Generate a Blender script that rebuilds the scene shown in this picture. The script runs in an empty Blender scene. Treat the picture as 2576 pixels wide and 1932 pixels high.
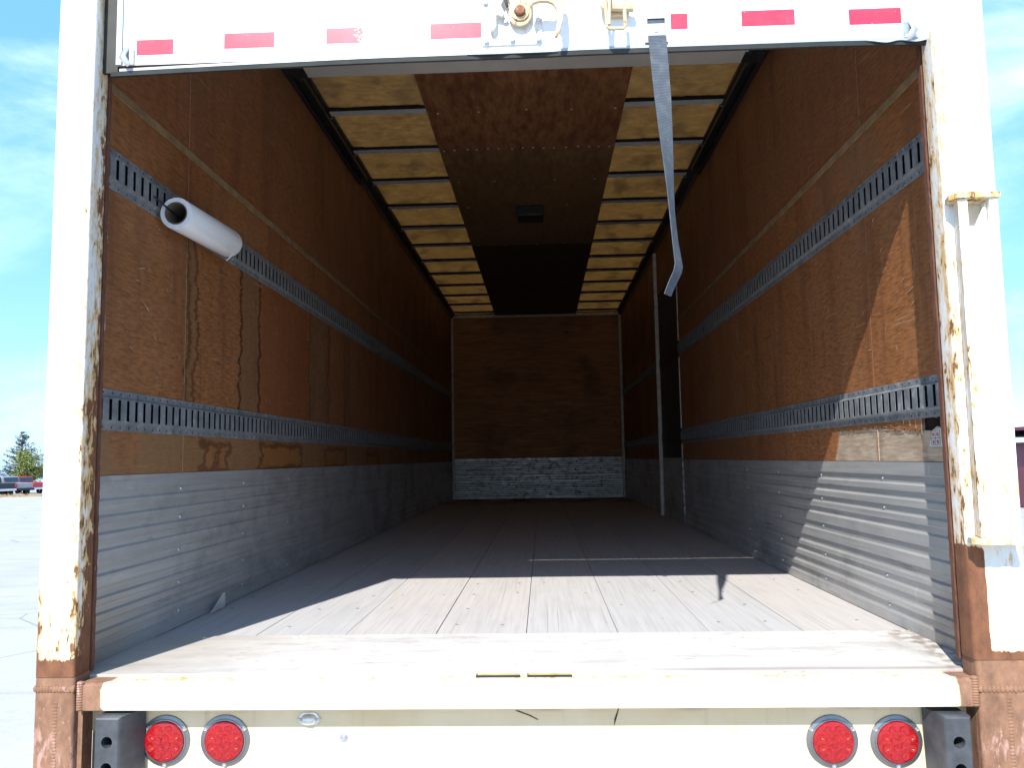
import bpy, bmesh, math, random
from mathutils import Vector, Matrix, noise as mnoise

SC = bpy.context.scene
COL = SC.collection
R = math.radians
Z0 = 1.10                      # cargo floor height above the ground at the truck; shapes below use z = 0 at the floor

# ------------------------------------------------------------------ camera
cam_d = bpy.data.cameras.new('camera')
cam_d.sensor_width = 36.0
cam_d.lens = 2022.7 / 2576 * 36.0
cam_d.clip_start = 0.02
cam_d.clip_end = 6000
cam = bpy.data.objects.new('camera', cam_d)
COL.objects.link(cam)
yaw, pit, rol = R(2.1085), R(5.2999), R(-0.9355)
fwd = Vector((-math.sin(yaw) * math.cos(pit), math.cos(yaw) * math.cos(pit), math.sin(pit)))
rgt = Vector((math.cos(yaw), math.sin(yaw), 0))
upv = rgt.cross(fwd)
r2 = rgt * math.cos(rol) + upv * math.sin(rol)
u2 = upv * math.cos(rol) - rgt * math.sin(rol)
cam.matrix_world = Matrix(((r2.x, u2.x, -fwd.x, 0.0666), (r2.y, u2.y, -fwd.y, 0.0), (r2.z, u2.z, -fwd.z, 0.5709 + Z0), (0, 0, 0, 1)))
SC.camera = cam

# ------------------------------------------------------------------ light
SUN_TRAVEL = Vector((0.28, 1.0, -0.955)).normalized()
elev = math.asin(-SUN_TRAVEL.z)
azim = math.atan2(-SUN_TRAVEL.x, -SUN_TRAVEL.y)
sun_d = bpy.data.lights.new('sun', 'SUN')
sun_d.energy = 2.3
sun_d.angle = R(0.53)
sun_d.color = (1.0, 0.95, 0.87)
sun = bpy.data.objects.new('sun', sun_d)
COL.objects.link(sun)
sun.rotation_euler = SUN_TRAVEL.to_track_quat('-Z', 'Y').to_euler()
sun.location = (-20, -60, 60)

world = bpy.data.worlds.new('World')
SC.world = world
world.use_nodes = True
wn = world.node_tree
wn.nodes.clear()
w_out = wn.nodes.new('ShaderNodeOutputWorld')
w_bg = wn.nodes.new('ShaderNodeBackground')
w_sky = wn.nodes.new('ShaderNodeTexSky')
w_sky.sky_type = 'NISHITA'
w_sky.sun_disc = False
w_sky.sun_elevation = elev
w_sky.sun_rotation = azim % (2 * math.pi)
w_sky.altitude = 200
w_sky.air_density = 1.0
w_sky.dust_density = 0.6
w_sky.ozone_density = 1.6
w_bg.inputs['Strength'].default_value = 0.145
w_tc = wn.nodes.new('ShaderNodeTexCoord')
w_map = wn.nodes.new('ShaderNodeMapping')
w_map.inputs['Scale'].default_value = (1.1, 1.1, 2.6)
w_map.inputs['Rotation'].default_value = (0.25, 0.18, 0.4)
w_no = wn.nodes.new('ShaderNodeTexNoise')
w_no.inputs['Scale'].default_value = 2.6
w_no.inputs['Detail'].default_value = 8
w_no.inputs['Roughness'].default_value = 0.58
w_no.inputs['Distortion'].default_value = 0.5
w_mr = wn.nodes.new('ShaderNodeMapRange')
w_mr.interpolation_type = 'SMOOTHSTEP'
w_mr.inputs['From Min'].default_value = 0.42
w_mr.inputs['From Max'].default_value = 0.78
w_mr.inputs['To Max'].default_value = 0.6
w_mix = wn.nodes.new('ShaderNodeMix')
w_mix.data_type = 'RGBA'
w_mix.inputs['B'].default_value = (3.6, 4.2, 4.6, 1)
wn.links.new(w_tc.outputs['Generated'], w_map.inputs['Vector'])
wn.links.new(w_map.outputs['Vector'], w_no.inputs['Vector'])
wn.links.new(w_no.outputs['Fac'], w_mr.inputs['Value'])
wn.links.new(w_mr.outputs['Result'], w_mix.inputs['Factor'])
w_sc = wn.nodes.new('ShaderNodeVectorMath')
w_sc.operation = 'MULTIPLY_ADD'
w_sc.inputs[1].default_value = (0.23, 0.235, 0.25)
w_sc.inputs[2].default_value = (0.30, 0.98, 2.05)
wn.links.new(w_sky.outputs['Color'], w_sc.inputs[0])
wn.links.new(w_sc.outputs['Vector'], w_mix.inputs['A'])
wn.links.new(w_mix.outputs['Result'], w_bg.inputs['Color'])
wn.links.new(w_bg.outputs['Background'], w_out.inputs['Surface'])

SC.view_settings.view_transform = 'Standard'
SC.view_settings.look = 'None'
SC.view_settings.exposure = 1.75
SC.view_settings.gamma = 1.0
SC.view_settings.use_curve_mapping = False
SC.render.engine = 'CYCLES'
SC.cycles.use_denoising = True
SC.cycles.max_bounces = 14
SC.cycles.diffuse_bounces = 10
SC.cycles.glossy_bounces = 4
SC.cycles.sample_clamp_indirect = 6.0
SC.cycles.caustics_reflective = False
SC.cycles.caustics_refractive = False


# ------------------------------------------------------------------ material helper
def C4(c):
    return (c[0], c[1], c[2], 1.0)


class G:
    def __init__(s, name, rough=0.6, metal=0.0, spec=0.4):
        s.mat = bpy.data.materials.new(name)
        s.mat.use_nodes = True
        s.nt = s.mat.node_tree
        s.b = s.nt.nodes['Principled BSDF']
        s.b.inputs['Roughness'].default_value = rough
        s.b.inputs['Metallic'].default_value = metal
        s.b.inputs['Specular IOR Level'].default_value = spec
        s.tc = s.nt.nodes.new('ShaderNodeTexCoord')
        s._xyz = None

    def put(s, sock, v):
        if isinstance(v, bpy.types.NodeSocket):
            s.nt.links.new(v, sock)
        elif isinstance(v, (tuple, list)) and sock.type == 'RGBA':
            sock.default_value = C4(v)
        else:
            sock.default_value = v

    def co(s, scale=(1, 1, 1), rot=(0, 0, 0), loc=(0, 0, 0)):
        m = s.nt.nodes.new('ShaderNodeMapping')
        m.inputs['Scale'].default_value = scale
        m.inputs['Rotation'].default_value = rot
        m.inputs['Location'].default_value = loc
        s.nt.links.new(s.tc.outputs['Object'], m.inputs['Vector'])
        return m.outputs['Vector']

    def xyz(s):
        if s._xyz is None:
            n = s.nt.nodes.new('ShaderNodeSeparateXYZ')
            s.nt.links.new(s.tc.outputs['Object'], n.inputs[0])
            s._xyz = (n.outputs[0], n.outputs[1], n.outputs[2])
        return s._xyz

    def noise(s, vec, scale, detail=6, rough=0.55, dist=0.0, color=False):
        n = s.nt.nodes.new('ShaderNodeTexNoise')
        s.put(n.inputs['Vector'], vec)
        n.inputs['Scale'].default_value = scale
        n.inputs['Detail'].default_value = detail
        n.inputs['Roughness'].default_value = rough
        n.inputs['Distortion'].default_value = dist
        return n.outputs['Color' if color else 'Fac']

    def voro(s, vec, scale, feature='F1', out='Distance', rnd=1.0):
        n = s.nt.nodes.new('ShaderNodeTexVoronoi')
        n.feature = feature
        s.put(n.inputs['Vector'], vec)
        n.inputs['Scale'].default_value = scale
        n.inputs['Randomness'].default_value = rnd
        return n.outputs[out]

    def wave(s, vec, scale, dist=4, detail=3, dscale=1.0, axis='Z', prof='SIN'):
        n = s.nt.nodes.new('ShaderNodeTexWave')
        n.bands_direction = axis
        n.wave_profile = prof
        s.put(n.inputs['Vector'], vec)
        n.inputs['Scale'].default_value = scale
        n.inputs['Distortion'].default_value = dist
        n.inputs['Detail'].default_value = detail
        n.inputs['Detail Scale'].default_value = dscale
        return n.outputs['Fac']

    def m(s, op, a, b=0.0, clamp=False):
        n = s.nt.nodes.new('ShaderNodeMath')
        n.operation = op
        n.use_clamp = clamp
        s.put(n.inputs[0], a)
        s.put(n.inputs[1], b)
        return n.outputs[0]

    def mr(s, v, a, b, c=0.0, d=1.0, smooth=True):
        n = s.nt.nodes.new('ShaderNodeMapRange')
        n.interpolation_type = 'SMOOTHSTEP' if smooth else 'LINEAR'
        s.put(n.inputs['Value'], v)
        n.inputs['From Min'].default_value = a
        n.inputs['From Max'].default_value = b
        n.inputs['To Min'].default_value = c
        n.inputs['To Max'].default_value = d
        return n.outputs['Result']

    def mix(s, f, a, b, blend='MIX'):
        n = s.nt.nodes.new('ShaderNodeMix')
        n.data_type = 'RGBA'
        n.blend_type = blend
        s.put(n.inputs['Factor'], f)
        s.put(n.inputs['A'], a)
        s.put(n.inputs['B'], b)
        return n.outputs['Result']

    def ramp(s, f, stops):
        n = s.nt.nodes.new('ShaderNodeValToRGB')
        el = n.color_ramp.elements
        while len(el) < len(stops):
            el.new(0.5)
        for e, (p, c) in zip(el, stops):
            e.position = p
            e.color = C4(c)
        s.put(n.inputs['Fac'], f)
        return n.outputs['Color']

    def bump(s, h, strength=0.3, dist=0.002):
        n = s.nt.nodes.new('ShaderNodeBump')
        n.inputs['Strength'].default_value = strength
        n.inputs['Distance'].default_value = dist
        s.put(n.inputs['Height'], h)
        s.nt.links.new(n.outputs['Normal'], s.b.inputs['Normal'])

    def col(s, c):
        s.put(s.b.inputs['Base Color'], c)
        return s

    def rough(s, v):
        s.put(s.b.inputs['Roughness'], v)
        return s


def plain(name, c, rough=0.55, metal=0.0, spec=0.4, var=0.15, scale=30):
    g = G(name, rough, metal, spec)
    n = g.noise(g.co(), scale, 5)
    lo = [max(0, v * (1 - var)) for v in c]
    hi = [min(1, v * (1 + var)) for v in c]
    g.col(g.ramp(n, [(0.3, lo), (0.7, hi)]))
    return g.mat


# ---- plywood liner: brown varnished sheet with streaks, scratches and (left wall) water stains
def plywood(name, base, dark, grey, stains=False, seed=0.0, lighter=1.0):
    g = G(name, 0.58, 0, 0.35)
    x, y, z = g.xyz()
    fine = g.noise(g.co((1, 22, 140), loc=(0, seed, 0)), 1.0, 6, 0.65)
    speck = g.noise(g.co((1, 1, 1), loc=(0, seed, 3)), 55, 5, 0.7)
    streak = g.noise(g.co((1, 5.5, 0.7), loc=(0, seed * 3, 0)), 1.0, 6, 0.6)
    blot = g.noise(g.co((1, 1.0, 1.0), loc=(0, seed, 9)), 2.2, 5, 0.6, 0.4)
    c = g.ramp(fine, [(0.30, [v * 0.55 for v in base]), (0.5, base), (0.72, [v * 1.42 for v in base])])
    c = g.mix(g.mr(streak, 0.48, 0.74, 0, 0.75), c, dark)
    st2 = g.noise(g.co((1, 30, 1.6), loc=(0, seed, 2)), 1.0, 5, 0.6)
    c = g.mix(g.mr(st2, 0.55, 0.75, 0, 0.45), c, [v * 0.8 for v in dark])
    c = g.mix(g.mr(st2, 0.42, 0.28, 0, 0.35), c, [v * 1.35 for v in base])
    c = g.mix(g.mr(blot, 0.54, 0.75, 0, 0.65), c, grey)
    c = g.mix(g.mr(speck, 0.58, 0.75, 0, 0.55), c, [v * 0.42 for v in dark])
    if stains:
        wob = g.noise(g.co((1, 0.5, 4), loc=(0, 0, 1)), 1.6, 9, 0.72)
        wob2 = g.noise(g.co((1, 9, 60), loc=(4, 0, 1)), 1.0, 6, 0.65)
        dy = g.m('ADD', g.m('MULTIPLY', g.m('SUBTRACT', wob, 0.5), 0.24), g.m('MULTIPLY', g.m('SUBTRACT', wob2, 0.5), 0.06))
        yy = g.m('ADD', y, dy)
        up = g.mr(z, 0.66, 0.69)
        cap = g.mr(z, 1.62, 1.40)
        up = g.m('MULTIPLY', up, cap)
        low = g.mr(z, 0.69, 0.66)
        edge_all, fill_all, red_all = 0.0, 0.0, 0.0
        for (yc, hw, st) in ((3.495, 0.115, 1.0), (4.62, 0.20, 0.75), (5.27, 0.07, 0.7), (2.905, 0.035, 0.7)):
            t = g.m('SUBTRACT', g.m('ABSOLUTE', g.m('SUBTRACT', yy, yc)), hw)
            e = g.m('MULTIPLY', g.mr(g.m('ABSOLUTE', t), 0.020, 0.003), st)
            f = g.m('MULTIPLY', g.mr(t, 0.012, -0.012), st)
            edge_all = g.m('MAXIMUM', edge_all, e)
            fill_all = g.m('MAXIMUM', fill_all, f)
        edge_all = g.m('MULTIPLY', edge_all, up)
        fill_all = g.m('MULTIPLY', fill_all, up)
        c = g.mix(g.m('MULTIPLY', fill_all, 0.5), c, (0.155, 0.10, 0.055))
        rd = g.m('MULTIPLY', g.mr(y, 3.58, 3.66), g.mr(y, 4.42, 4.36))
        c = g.mix(g.m('MULTIPLY', g.m('MULTIPLY', rd, up), 0.45), c, (0.20, 0.055, 0.018))
        c = g.mix(g.m('MULTIPLY', edge_all, 0.85), c, (0.045, 0.018, 0.008))
        # rings below the lower track
        tan = g.mr(g.noise(g.co((1, 1.4, 1)), 3.0, 4), 0.4, 0.6)
        c = g.mix(g.m('MULTIPLY', g.m('MULTIPLY', low, tan), 0.6), c, (0.22, 0.135, 0.065))
        ring, inner = 0.0, 0.0
        wz = g.m('ADD', z, g.m('MULTIPLY', g.m('SUBTRACT', g.noise(g.co((1, 9, 9)), 1.5, 5), 0.5), 0.06))
        wy = g.m('ADD', y, g.m('MULTIPLY', g.m('SUBTRACT', g.noise(g.co((1, 4, 14), loc=(7, 0, 0)), 1.8, 5), 0.5), 0.22))
        for (ya, yb, zt) in ((3.01, 3.13, 0.65), (3.17, 3.27, 0.645), (3.65, 4.27, 0.65), (4.76, 5.24, 0.645), (5.9, 6.3, 0.62)):
            dyy = g.m('SUBTRACT', g.m('ABSOLUTE', g.m('SUBTRACT', wy, (ya + yb) / 2)), (yb - ya) / 2)
            dzz = g.m('MULTIPLY', g.m('SUBTRACT', g.m('ABSOLUTE', g.m('SUBTRACT', wz, zt - 0.052)), 0.052), 1.6)
            t = g.m('MAXIMUM', dyy, dzz)
            ring = g.m('MAXIMUM', ring, g.mr(g.m('ABSOLUTE', t), 0.030, 0.006))
            inner = g.m('MAXIMUM', inner, g.mr(t, 0.0, -0.02))
        c = g.mix(g.m('MULTIPLY', g.m('MULTIPLY', inner, low), 0.6), c, (0.30, 0.12, 0.03))
        c = g.mix(g.m('MULTIPLY', g.m('MULTIPLY', ring, low), 0.62), c, (0.06, 0.018, 0.006))
    # pale scratches in two directions
    for ang, sd in ((0.35, 0.0), (-0.9, 5.0)):
        v = g.co((1, 3.2, 62), rot=(ang, 0, 0), loc=(0, sd + seed, 0))
        sc = g.mr(g.noise(v, 1.0, 3, 0.5), 0.70, 0.745)
        c = g.mix(g.m('MULTIPLY', sc, 0.65), c, (0.36, 0.22, 0.11))
    v = g.co((1, 2.2, 48), rot=(0.2, 0, 0), loc=(0, 11 + seed, 0))
    c = g.mix(g.mr(g.noise(v, 1.0, 4, 0.6), 0.66, 0.72, 0, 0.4), c, (0.03, 0.014, 0.007))
    if lighter != 1.0:
        c = g.mix(1.0, c, (lighter, lighter, lighter), 'MULTIPLY')
    g.col(c)
    g.rough(g.mr(blot, 0.3, 0.7, 0.45, 0.72))
    g.bump(g.m('ADD', fine, g.m('MULTIPLY', speck, 0.5)), 0.35, 0.0018)
    return g.mat


M = {}
M['ply_left'] = plywood('stained_plywood', (0.270, 0.115, 0.045), (0.160, 0.062, 0.027), (0.205, 0.118, 0.062), True, 0.0)
M['ply_right'] = plywood('scuffed_plywood', (0.275, 0.114, 0.044), (0.160, 0.061, 0.027), (0.215, 0.122, 0.063), False, 3.7)
M['ply_upper'] = plywood('upper_plywood', (0.238, 0.098, 0.041), (0.148, 0.055, 0.025), (0.190, 0.105, 0.055), False, 8.1)


def front_ply():
    g = G('front_plywood', 0.6, 0, 0.3)
    w = g.noise(g.co((1.1, 1, 15)), 1.6, 5, 0.62, 1.6)
    n = g.noise(g.co((6, 1, 60)), 1.0, 5, 0.6)
    b = g.noise(g.co(), 1.8, 4)
    c = g.ramp(w, [(0.32, (0.28, 0.115, 0.044)), (0.5, (0.40, 0.185, 0.075)), (0.68, (0.50, 0.265, 0.115))])
    c = g.mix(g.mr(n, 0.5, 0.75, 0, 0.6), c, (0.12, 0.05, 0.022))
    c = g.mix(g.mr(b, 0.5, 0.72, 0, 0.6), c, (0.10, 0.042, 0.02))
    kn = g.voro(g.co((1, 1, 1.6)), 2.3)
    c = g.mix(g.mr(kn, 0.09, 0.03, 0, 0.8), c, (0.04, 0.017, 0.008))
    g.col(c)
    g.bump(w, 0.15, 0.001)
    return g.mat


M['ply_front'] = front_ply()


def core_ply():
    g = G('bare_wood_core', 0.75, 0, 0.2)
    n = g.noise(g.co((1, 14, 90)), 1.0, 5, 0.6)
    c = g.ramp(n, [(0.3, (0.30, 0.23, 0.165)), (0.55, (0.43, 0.34, 0.25)), (0.75, (0.54, 0.45, 0.35))])
    st = g.noise(g.co((1, 4, 2)), 3, 5)
    c = g.mix(g.mr(st, 0.52, 0.7, 0, 0.5), c, (0.22, 0.15, 0.10))
    g.col(c)
    g.bump(n, 0.4, 0.002)
    return g.mat


M['core'] = core_ply()


def board_mat(name, c1, c2):
    g = G(name, 0.5, 0, 0.35)
    n = g.noise(g.co((28, 7, 1)), 1.0, 6, 0.65)
    b = g.noise(g.co((1.5, 0.8, 1)), 2.5, 5, 0.6, 0.6)
    s = g.noise(g.co((1, 1, 1)), 60, 4, 0.7)
    c = g.mix(g.mr(g.m('ADD', g.m('MULTIPLY', n, 0.68), g.m('MULTIPLY', b, 0.32)), 0.32, 0.70), c1, c2)
    c = g.mix(g.mr(s, 0.6, 0.75, 0, 0.5), c, [v * 0.4 for v in c1])
    sc = g.noise(g.co((60, 3, 1), rot=(0, 0, 0.25)), 1.0, 3)
    c = g.mix(g.mr(sc, 0.72, 0.77, 0, 0.4), c, (0.32, 0.2, 0.1))
    g.col(c)
    g.bump(n, 0.2, 0.001)
    return g.mat


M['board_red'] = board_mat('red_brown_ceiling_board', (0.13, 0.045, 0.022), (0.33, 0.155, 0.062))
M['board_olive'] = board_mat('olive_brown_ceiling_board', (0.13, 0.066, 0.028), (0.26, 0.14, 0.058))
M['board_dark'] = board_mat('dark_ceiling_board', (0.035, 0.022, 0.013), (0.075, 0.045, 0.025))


def floor_mat(name, warm, seed):
    g = G(name, 0.75, 0, 0.25)
    n = g.noise(g.co((70, 2.2, 1), loc=(seed, seed * 2, 0)), 1.0, 6, 0.62)
    b = g.noise(g.co((2.2, 0.9, 1), loc=(seed, 0, 0)), 2.0, 5, 0.55)
    w = warm
    c = g.ramp(n, [(0.25, (0.40 * w[0], 0.39 * w[1], 0.392 * w[2])), (0.5, (0.475 * w[0], 0.467 * w[1], 0.47 * w[2])), (0.78, (0.52 * w[0], 0.512 * w[1], 0.515 * w[2]))])
    c = g.mix(g.mr(b, 0.5, 0.78, 0, 0.4), c, (0.37, 0.362, 0.362))
    ln = g.noise(g.co((150, 0.9, 1), loc=(0, seed, 2)), 1.0, 3, 0.5)
    c = g.mix(g.mr(ln, 0.63, 0.70, 0, 0.45), c, (0.16, 0.14, 0.125))
    spec = g.noise(g.co((34, 90, 1), loc=(seed, 0, 5)), 1.0, 2, 0.4)
    c = g.mix(g.mr(spec, 0.735, 0.77, 0, 0.85), c, (0.10, 0.075, 0.06))
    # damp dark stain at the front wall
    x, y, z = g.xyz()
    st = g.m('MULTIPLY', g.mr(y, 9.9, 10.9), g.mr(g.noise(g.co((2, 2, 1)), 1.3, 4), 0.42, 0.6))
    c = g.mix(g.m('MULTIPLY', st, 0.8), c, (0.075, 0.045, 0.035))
    g.col(c)
    g.bump(n, 0.25, 0.0015)
    return g.mat


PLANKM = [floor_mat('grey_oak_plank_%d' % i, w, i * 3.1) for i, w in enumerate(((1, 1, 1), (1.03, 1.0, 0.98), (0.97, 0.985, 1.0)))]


def threshold_mat():
    g = G('worn_threshold_steel', 0.6, 0.0, 0.45)
    n = g.noise(g.co((3, 9, 1)), 2.0, 7, 0.65)
    c = g.ramp(n, [(0.3, (0.52, 0.495, 0.47)), (0.52, (0.62, 0.60, 0.57)), (0.75, (0.68, 0.665, 0.64))])
    x, y, z = g.xyz()
    sc = g.noise(g.co((16, 120, 1), rot=(0, 0, 0.1)), 1.0, 3)
    c = g.mix(g.mr(sc, 0.64, 0.70, 0, 0.8), c, (0.20, 0.15, 0.115))
    chips = g.noise(g.co((60, 140, 1)), 1.0, 3)
    c = g.mix(g.mr(chips, 0.67, 0.71, 0, 0.9), c, (0.14, 0.10, 0.08))
    sm = g.noise(g.co((1.6, 5, 1), loc=(2, 0, 0)), 1.5, 6, 0.62)
    c = g.mix(g.mr(sm, 0.52, 0.66, 0, 0.5), c, (0.36, 0.34, 0.325))
    edge = g.m('MULTIPLY', g.mr(y, 2.245, 2.225), g.mr(x, 0.2, 0.55))
    c = g.mix(g.m('MULTIPLY', edge, 0.75), c, (0.33, 0.28, 0.25))
    dirt = g.m('MULTIPLY', g.mr(x, 1.05, 1.2), g.mr(g.noise(g.co((9, 9, 1)), 2, 5), 0.42, 0.58))
    c = g.mix(g.m('MULTIPLY', dirt, 0.8), c, (0.20, 0.16, 0.13))
    left = g.mr(x, -0.5, -1.15, 0, 0.55)
    c = g.mix(left, c, (0.34, 0.29, 0.24))
    g.col(c)
    g.bump(n, 0.15, 0.001)
    return g.mat


M['threshold'] = threshold_mat()


def rusty(name, paint, axis_terms, amount=0.0, brown=(0.17, 0.072, 0.036), halo=(0.62, 0.36, 0.09), sc=1.0):
    """chipped paint over rust; axis_terms: (axis, from, to, gain) adds wear along an axis"""
    g = G(name, 0.5, 0, 0.4)
    xyz = g.xyz()
    n = g.noise(g.co((1.6, 1.6, 0.55)), 34 * sc, 10, 0.70, 0.4)
    big = g.noise(g.co((1.5, 1.5, 0.7), loc=(3, 1, 2)), 4.2, 4, 0.6)
    bias = g.m('ADD', g.m('MULTIPLY', g.m('SUBTRACT', big, 0.5), 0.42), amount)
    for t_ in axis_terms:
        w_ = g.mr(xyz[t_[0]], t_[1], t_[2], 0, t_[3])
        if len(t_) > 4:
            w_ = g.m('MULTIPLY', w_, g.mr(xyz[t_[4]], t_[5], t_[6]))
        bias = g.m('ADD', bias, w_)
    v = g.m('ADD', n, bias)
    drip = g.noise(g.co((38, 38, 1.6), loc=(1, 0, 0)), 1.0, 4, 0.5)
    v2 = g.m('ADD', v, g.m('MULTIPLY', g.m('SUBTRACT', drip, 0.5), 0.35))
    dirt = g.noise(g.co((20, 20, 2.0)), 1.0, 5, 0.6)
    c = g.mix(g.mr(dirt, 0.45, 0.8, 0, 0.35), paint, [p * q for p, q in zip(paint, (0.82, 0.76, 0.64))])
    c = g.mix(g.mr(v2, 0.50, 0.72, 0, 0.9), c, halo)
    rc = g.ramp(g.noise(g.co((1, 1, 0.6)), 32 * sc, 7, 0.7), [(0.3, [b_ * 0.62 for b_ in brown]), (0.5, brown), (0.72, [min(1, b_ * 1.4) for b_ in brown])])
    rm = g.mr(v, 0.675, 0.735)
    c = g.mix(rm, c, rc)
    g.col(c)
    g.rough(g.mr(rm, 0, 1, 0.42, 0.9))
    g.bump(g.m('SUBTRACT', g.m('MULTIPLY', n, 0.3), g.m('MULTIPLY', rm, 0.6)), 0.5, 0.002)
    return g.mat


WHITE = (0.80, 0.79, 0.75)
M['post_left'] = rusty('rusted_white_post', WHITE, [(0, -1.210, -1.180, 0.12), (0, -1.265, -1.283, 0.06), (1, 2.150, 2.207, 0.13), (2, 0.9, 0.0, 0.10, 1, 2.13, 2.20), (2, 0.9, 0.0, 0.09), (2, 0.35, 0.0, 0.09), (2, 0.07, 0.035, 0.5)], -0.055)
M['post_right'] = rusty('chipped_white_post', WHITE, [(0, 1.180, 1.150, 0.17), (2, 0.9, 0.0, 0.07), (0, 1.27, 1.29, 0.07), (2, 0.335, 0.31, 0.6, 0, 1.192, 1.184), (2, 0.075, 0.05, 0.6)], -0.075)
M['guard'] = rusty('chipped_white_guard', WHITE, [(0, 1.18, 1.150, 0.13), (0, 1.235, 1.255, 0.10), (2, 0.9, 0.3, 0.07)], -0.06)
M['cap'] = rusty('rusted_cap_plate', (0.74, 0.68, 0.54), [], 0.12)
M['rust'] = rusty('heavy_rust', (0.25, 0.14, 0.08), [], 0.36, (0.12, 0.05, 0.03), (0.2, 0.1, 0.05))
M['sill'] = rusty('worn_cream_sill', (0.72, 0.685, 0.58), [(0, -1.085, -1.125, 0.75), (0, 1.085, 1.125, 0.75), (2, -0.018, -0.006, 0.15), (1, 2.150, 2.158, 0.08), (2, -0.060, -0.069, 0.12)], -0.19, (0.25, 0.135, 0.085))
M['primer'] = rusty('brown_primer', (0.66, 0.36, 0.34), [], 0.30, (0.235, 0.125, 0.075), (0.30, 0.17, 0.11))
M['primer_pink'] = rusty('pink_patched_primer', (0.52, 0.29, 0.27), [(2, -0.08, -0.14, -0.11)], 0.36, (0.235, 0.125, 0.075), (0.30, 0.17, 0.11), 0.8)


def rear_cream():
    g = G('cream_rear_panel', 0.45, 0, 0.4)
    n = g.noise(g.co(), 6, 5)
    c = g.ramp(n, [(0.3, (0.68, 0.535, 0.33)), (0.7, (0.76, 0.63, 0.43))])
    x, y, z = g.xyz()
    ch = g.noise(g.co((9, 1, 16)), 1.6, 6, 0.65)
    c = g.mix(g.mr(ch, 0.70, 0.725), c, (0.16, 0.085, 0.045))
    gr = g.m('MULTIPLY', g.mr(z, -0.105, -0.072), g.mr(g.noise(g.co((5, 1, 40)), 1.2, 5), 0.52, 0.68))
    c = g.mix(g.m('MULTIPLY', gr, 0.85), c, (0.07, 0.045, 0.03))
    dr = g.m('MULTIPLY', g.mr(z, -0.20, -0.09), g.mr(g.noise(g.co((30, 1, 2)), 1, 4), 0.55, 0.8))
    c = g.mix(g.m('MULTIPLY', dr, 0.5), c, (0.45, 0.36, 0.18))
    ends = g.m('MAXIMUM', g.mr(x, -1.02, -1.10), g.mr(x, 1.07, 1.12))
    c = g.mix(g.m('MULTIPLY', ends, g.mr(n, 0.35, 0.55)), c, (0.20, 0.11, 0.07))
    g.col(c)
    return g.mat


M['cream'] = rear_cream()
M['chip'] = plain('bare_rusty_chip', (0.10, 0.055, 0.03), 0.8, 0, 0.3, 0.4, 60)


def door_white():
    g = G('white_door_skin', 0.35, 0, 0.5)
    n = g.noise(g.co((8, 1, 2)), 2, 5)
    c = g.ramp(n, [(0.3, (0.78, 0.79, 0.79)), (0.7, (0.83, 0.83, 0.82))])
    ch = g.noise(g.co((14, 1, 14)), 2.2, 5, 0.6)
    c = g.mix(g.mr(ch, 0.73, 0.75, 0, 0.7), c, (0.3, 0.2, 0.14))
    g.col(c)
    return g.mat


M['door'] = door_white()


def galv(name, lo, hi, metal=0.5, rough=0.5, holes=None, corr=0.5):
    g = G(name, rough, metal, 0.4)
    sp = g.voro(g.co(), 95, out='Color')
    bw = g.nt.nodes.new('ShaderNodeRGBToBW')
    g.nt.links.new(sp, bw.inputs[0])
    n = g.noise(g.co(), 14, 6, 0.65)
    v = g.m('ADD', g.m('MULTIPLY', bw.outputs[0], 0.15), g.m('MULTIPLY', n, 0.85))
    c = g.ramp(v, [(0.3, lo), (0.68, hi)])
    wn_ = g.noise(g.co((1, 1.3, 0.9)), 24, 6, 0.65)
    c = g.mix(g.mr(wn_, 0.60, 0.66, 0, corr), c, (0.50, 0.52, 0.54))
    c = g.mix(g.mr(wn_, 0.40, 0.33, 0, 0.5), c, [q * 0.6 for q in lo])
    if holes:
        x, y, z = g.xyz()
        f = g.m('SUBTRACT', g.m('MODULO', g.m('SUBTRACT', y, 2.2), 0.0508), 0.0254 * 0.35)
        dots = 0.0
        for hz in holes:
            dz = g.m('SUBTRACT', z, hz)
            d = g.m('SQRT', g.m('ADD', g.m('MULTIPLY', f, f), g.m('MULTIPLY', dz, dz)))
            dots = g.m('MAXIMUM', dots, g.mr(d, 0.0040, 0.0030))
        c = g.mix(dots, c, (0.012, 0.012, 0.014))
    g.col(c)
    g.rough(g.mr(wn_, 0.4, 0.65, rough - 0.08, rough + 0.25))
    g.bump(n, 0.12, 0.001)
    return g.mat


LOW_T = (0.673, 0.797)
UP_T = (1.405, 1.531)
M['track_low'] = galv('galvanized_track', (0.14, 0.155, 0.170), (0.28, 0.30, 0.32), 0.2, 0.5, (LOW_T[0] + 0.0105, LOW_T[1] - 0.0105))
M['track_up'] = galv('galvanized_track_upper', (0.14, 0.155, 0.170), (0.28, 0.30, 0.32), 0.2, 0.5, (UP_T[0] + 0.0105, UP_T[1] - 0.0105))
M['bow'] = galv('galvanized_roof_bow', (0.48, 0.49, 0.50), (0.68, 0.69, 0.70), 0.2, 0.45, None, 0.2)


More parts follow.
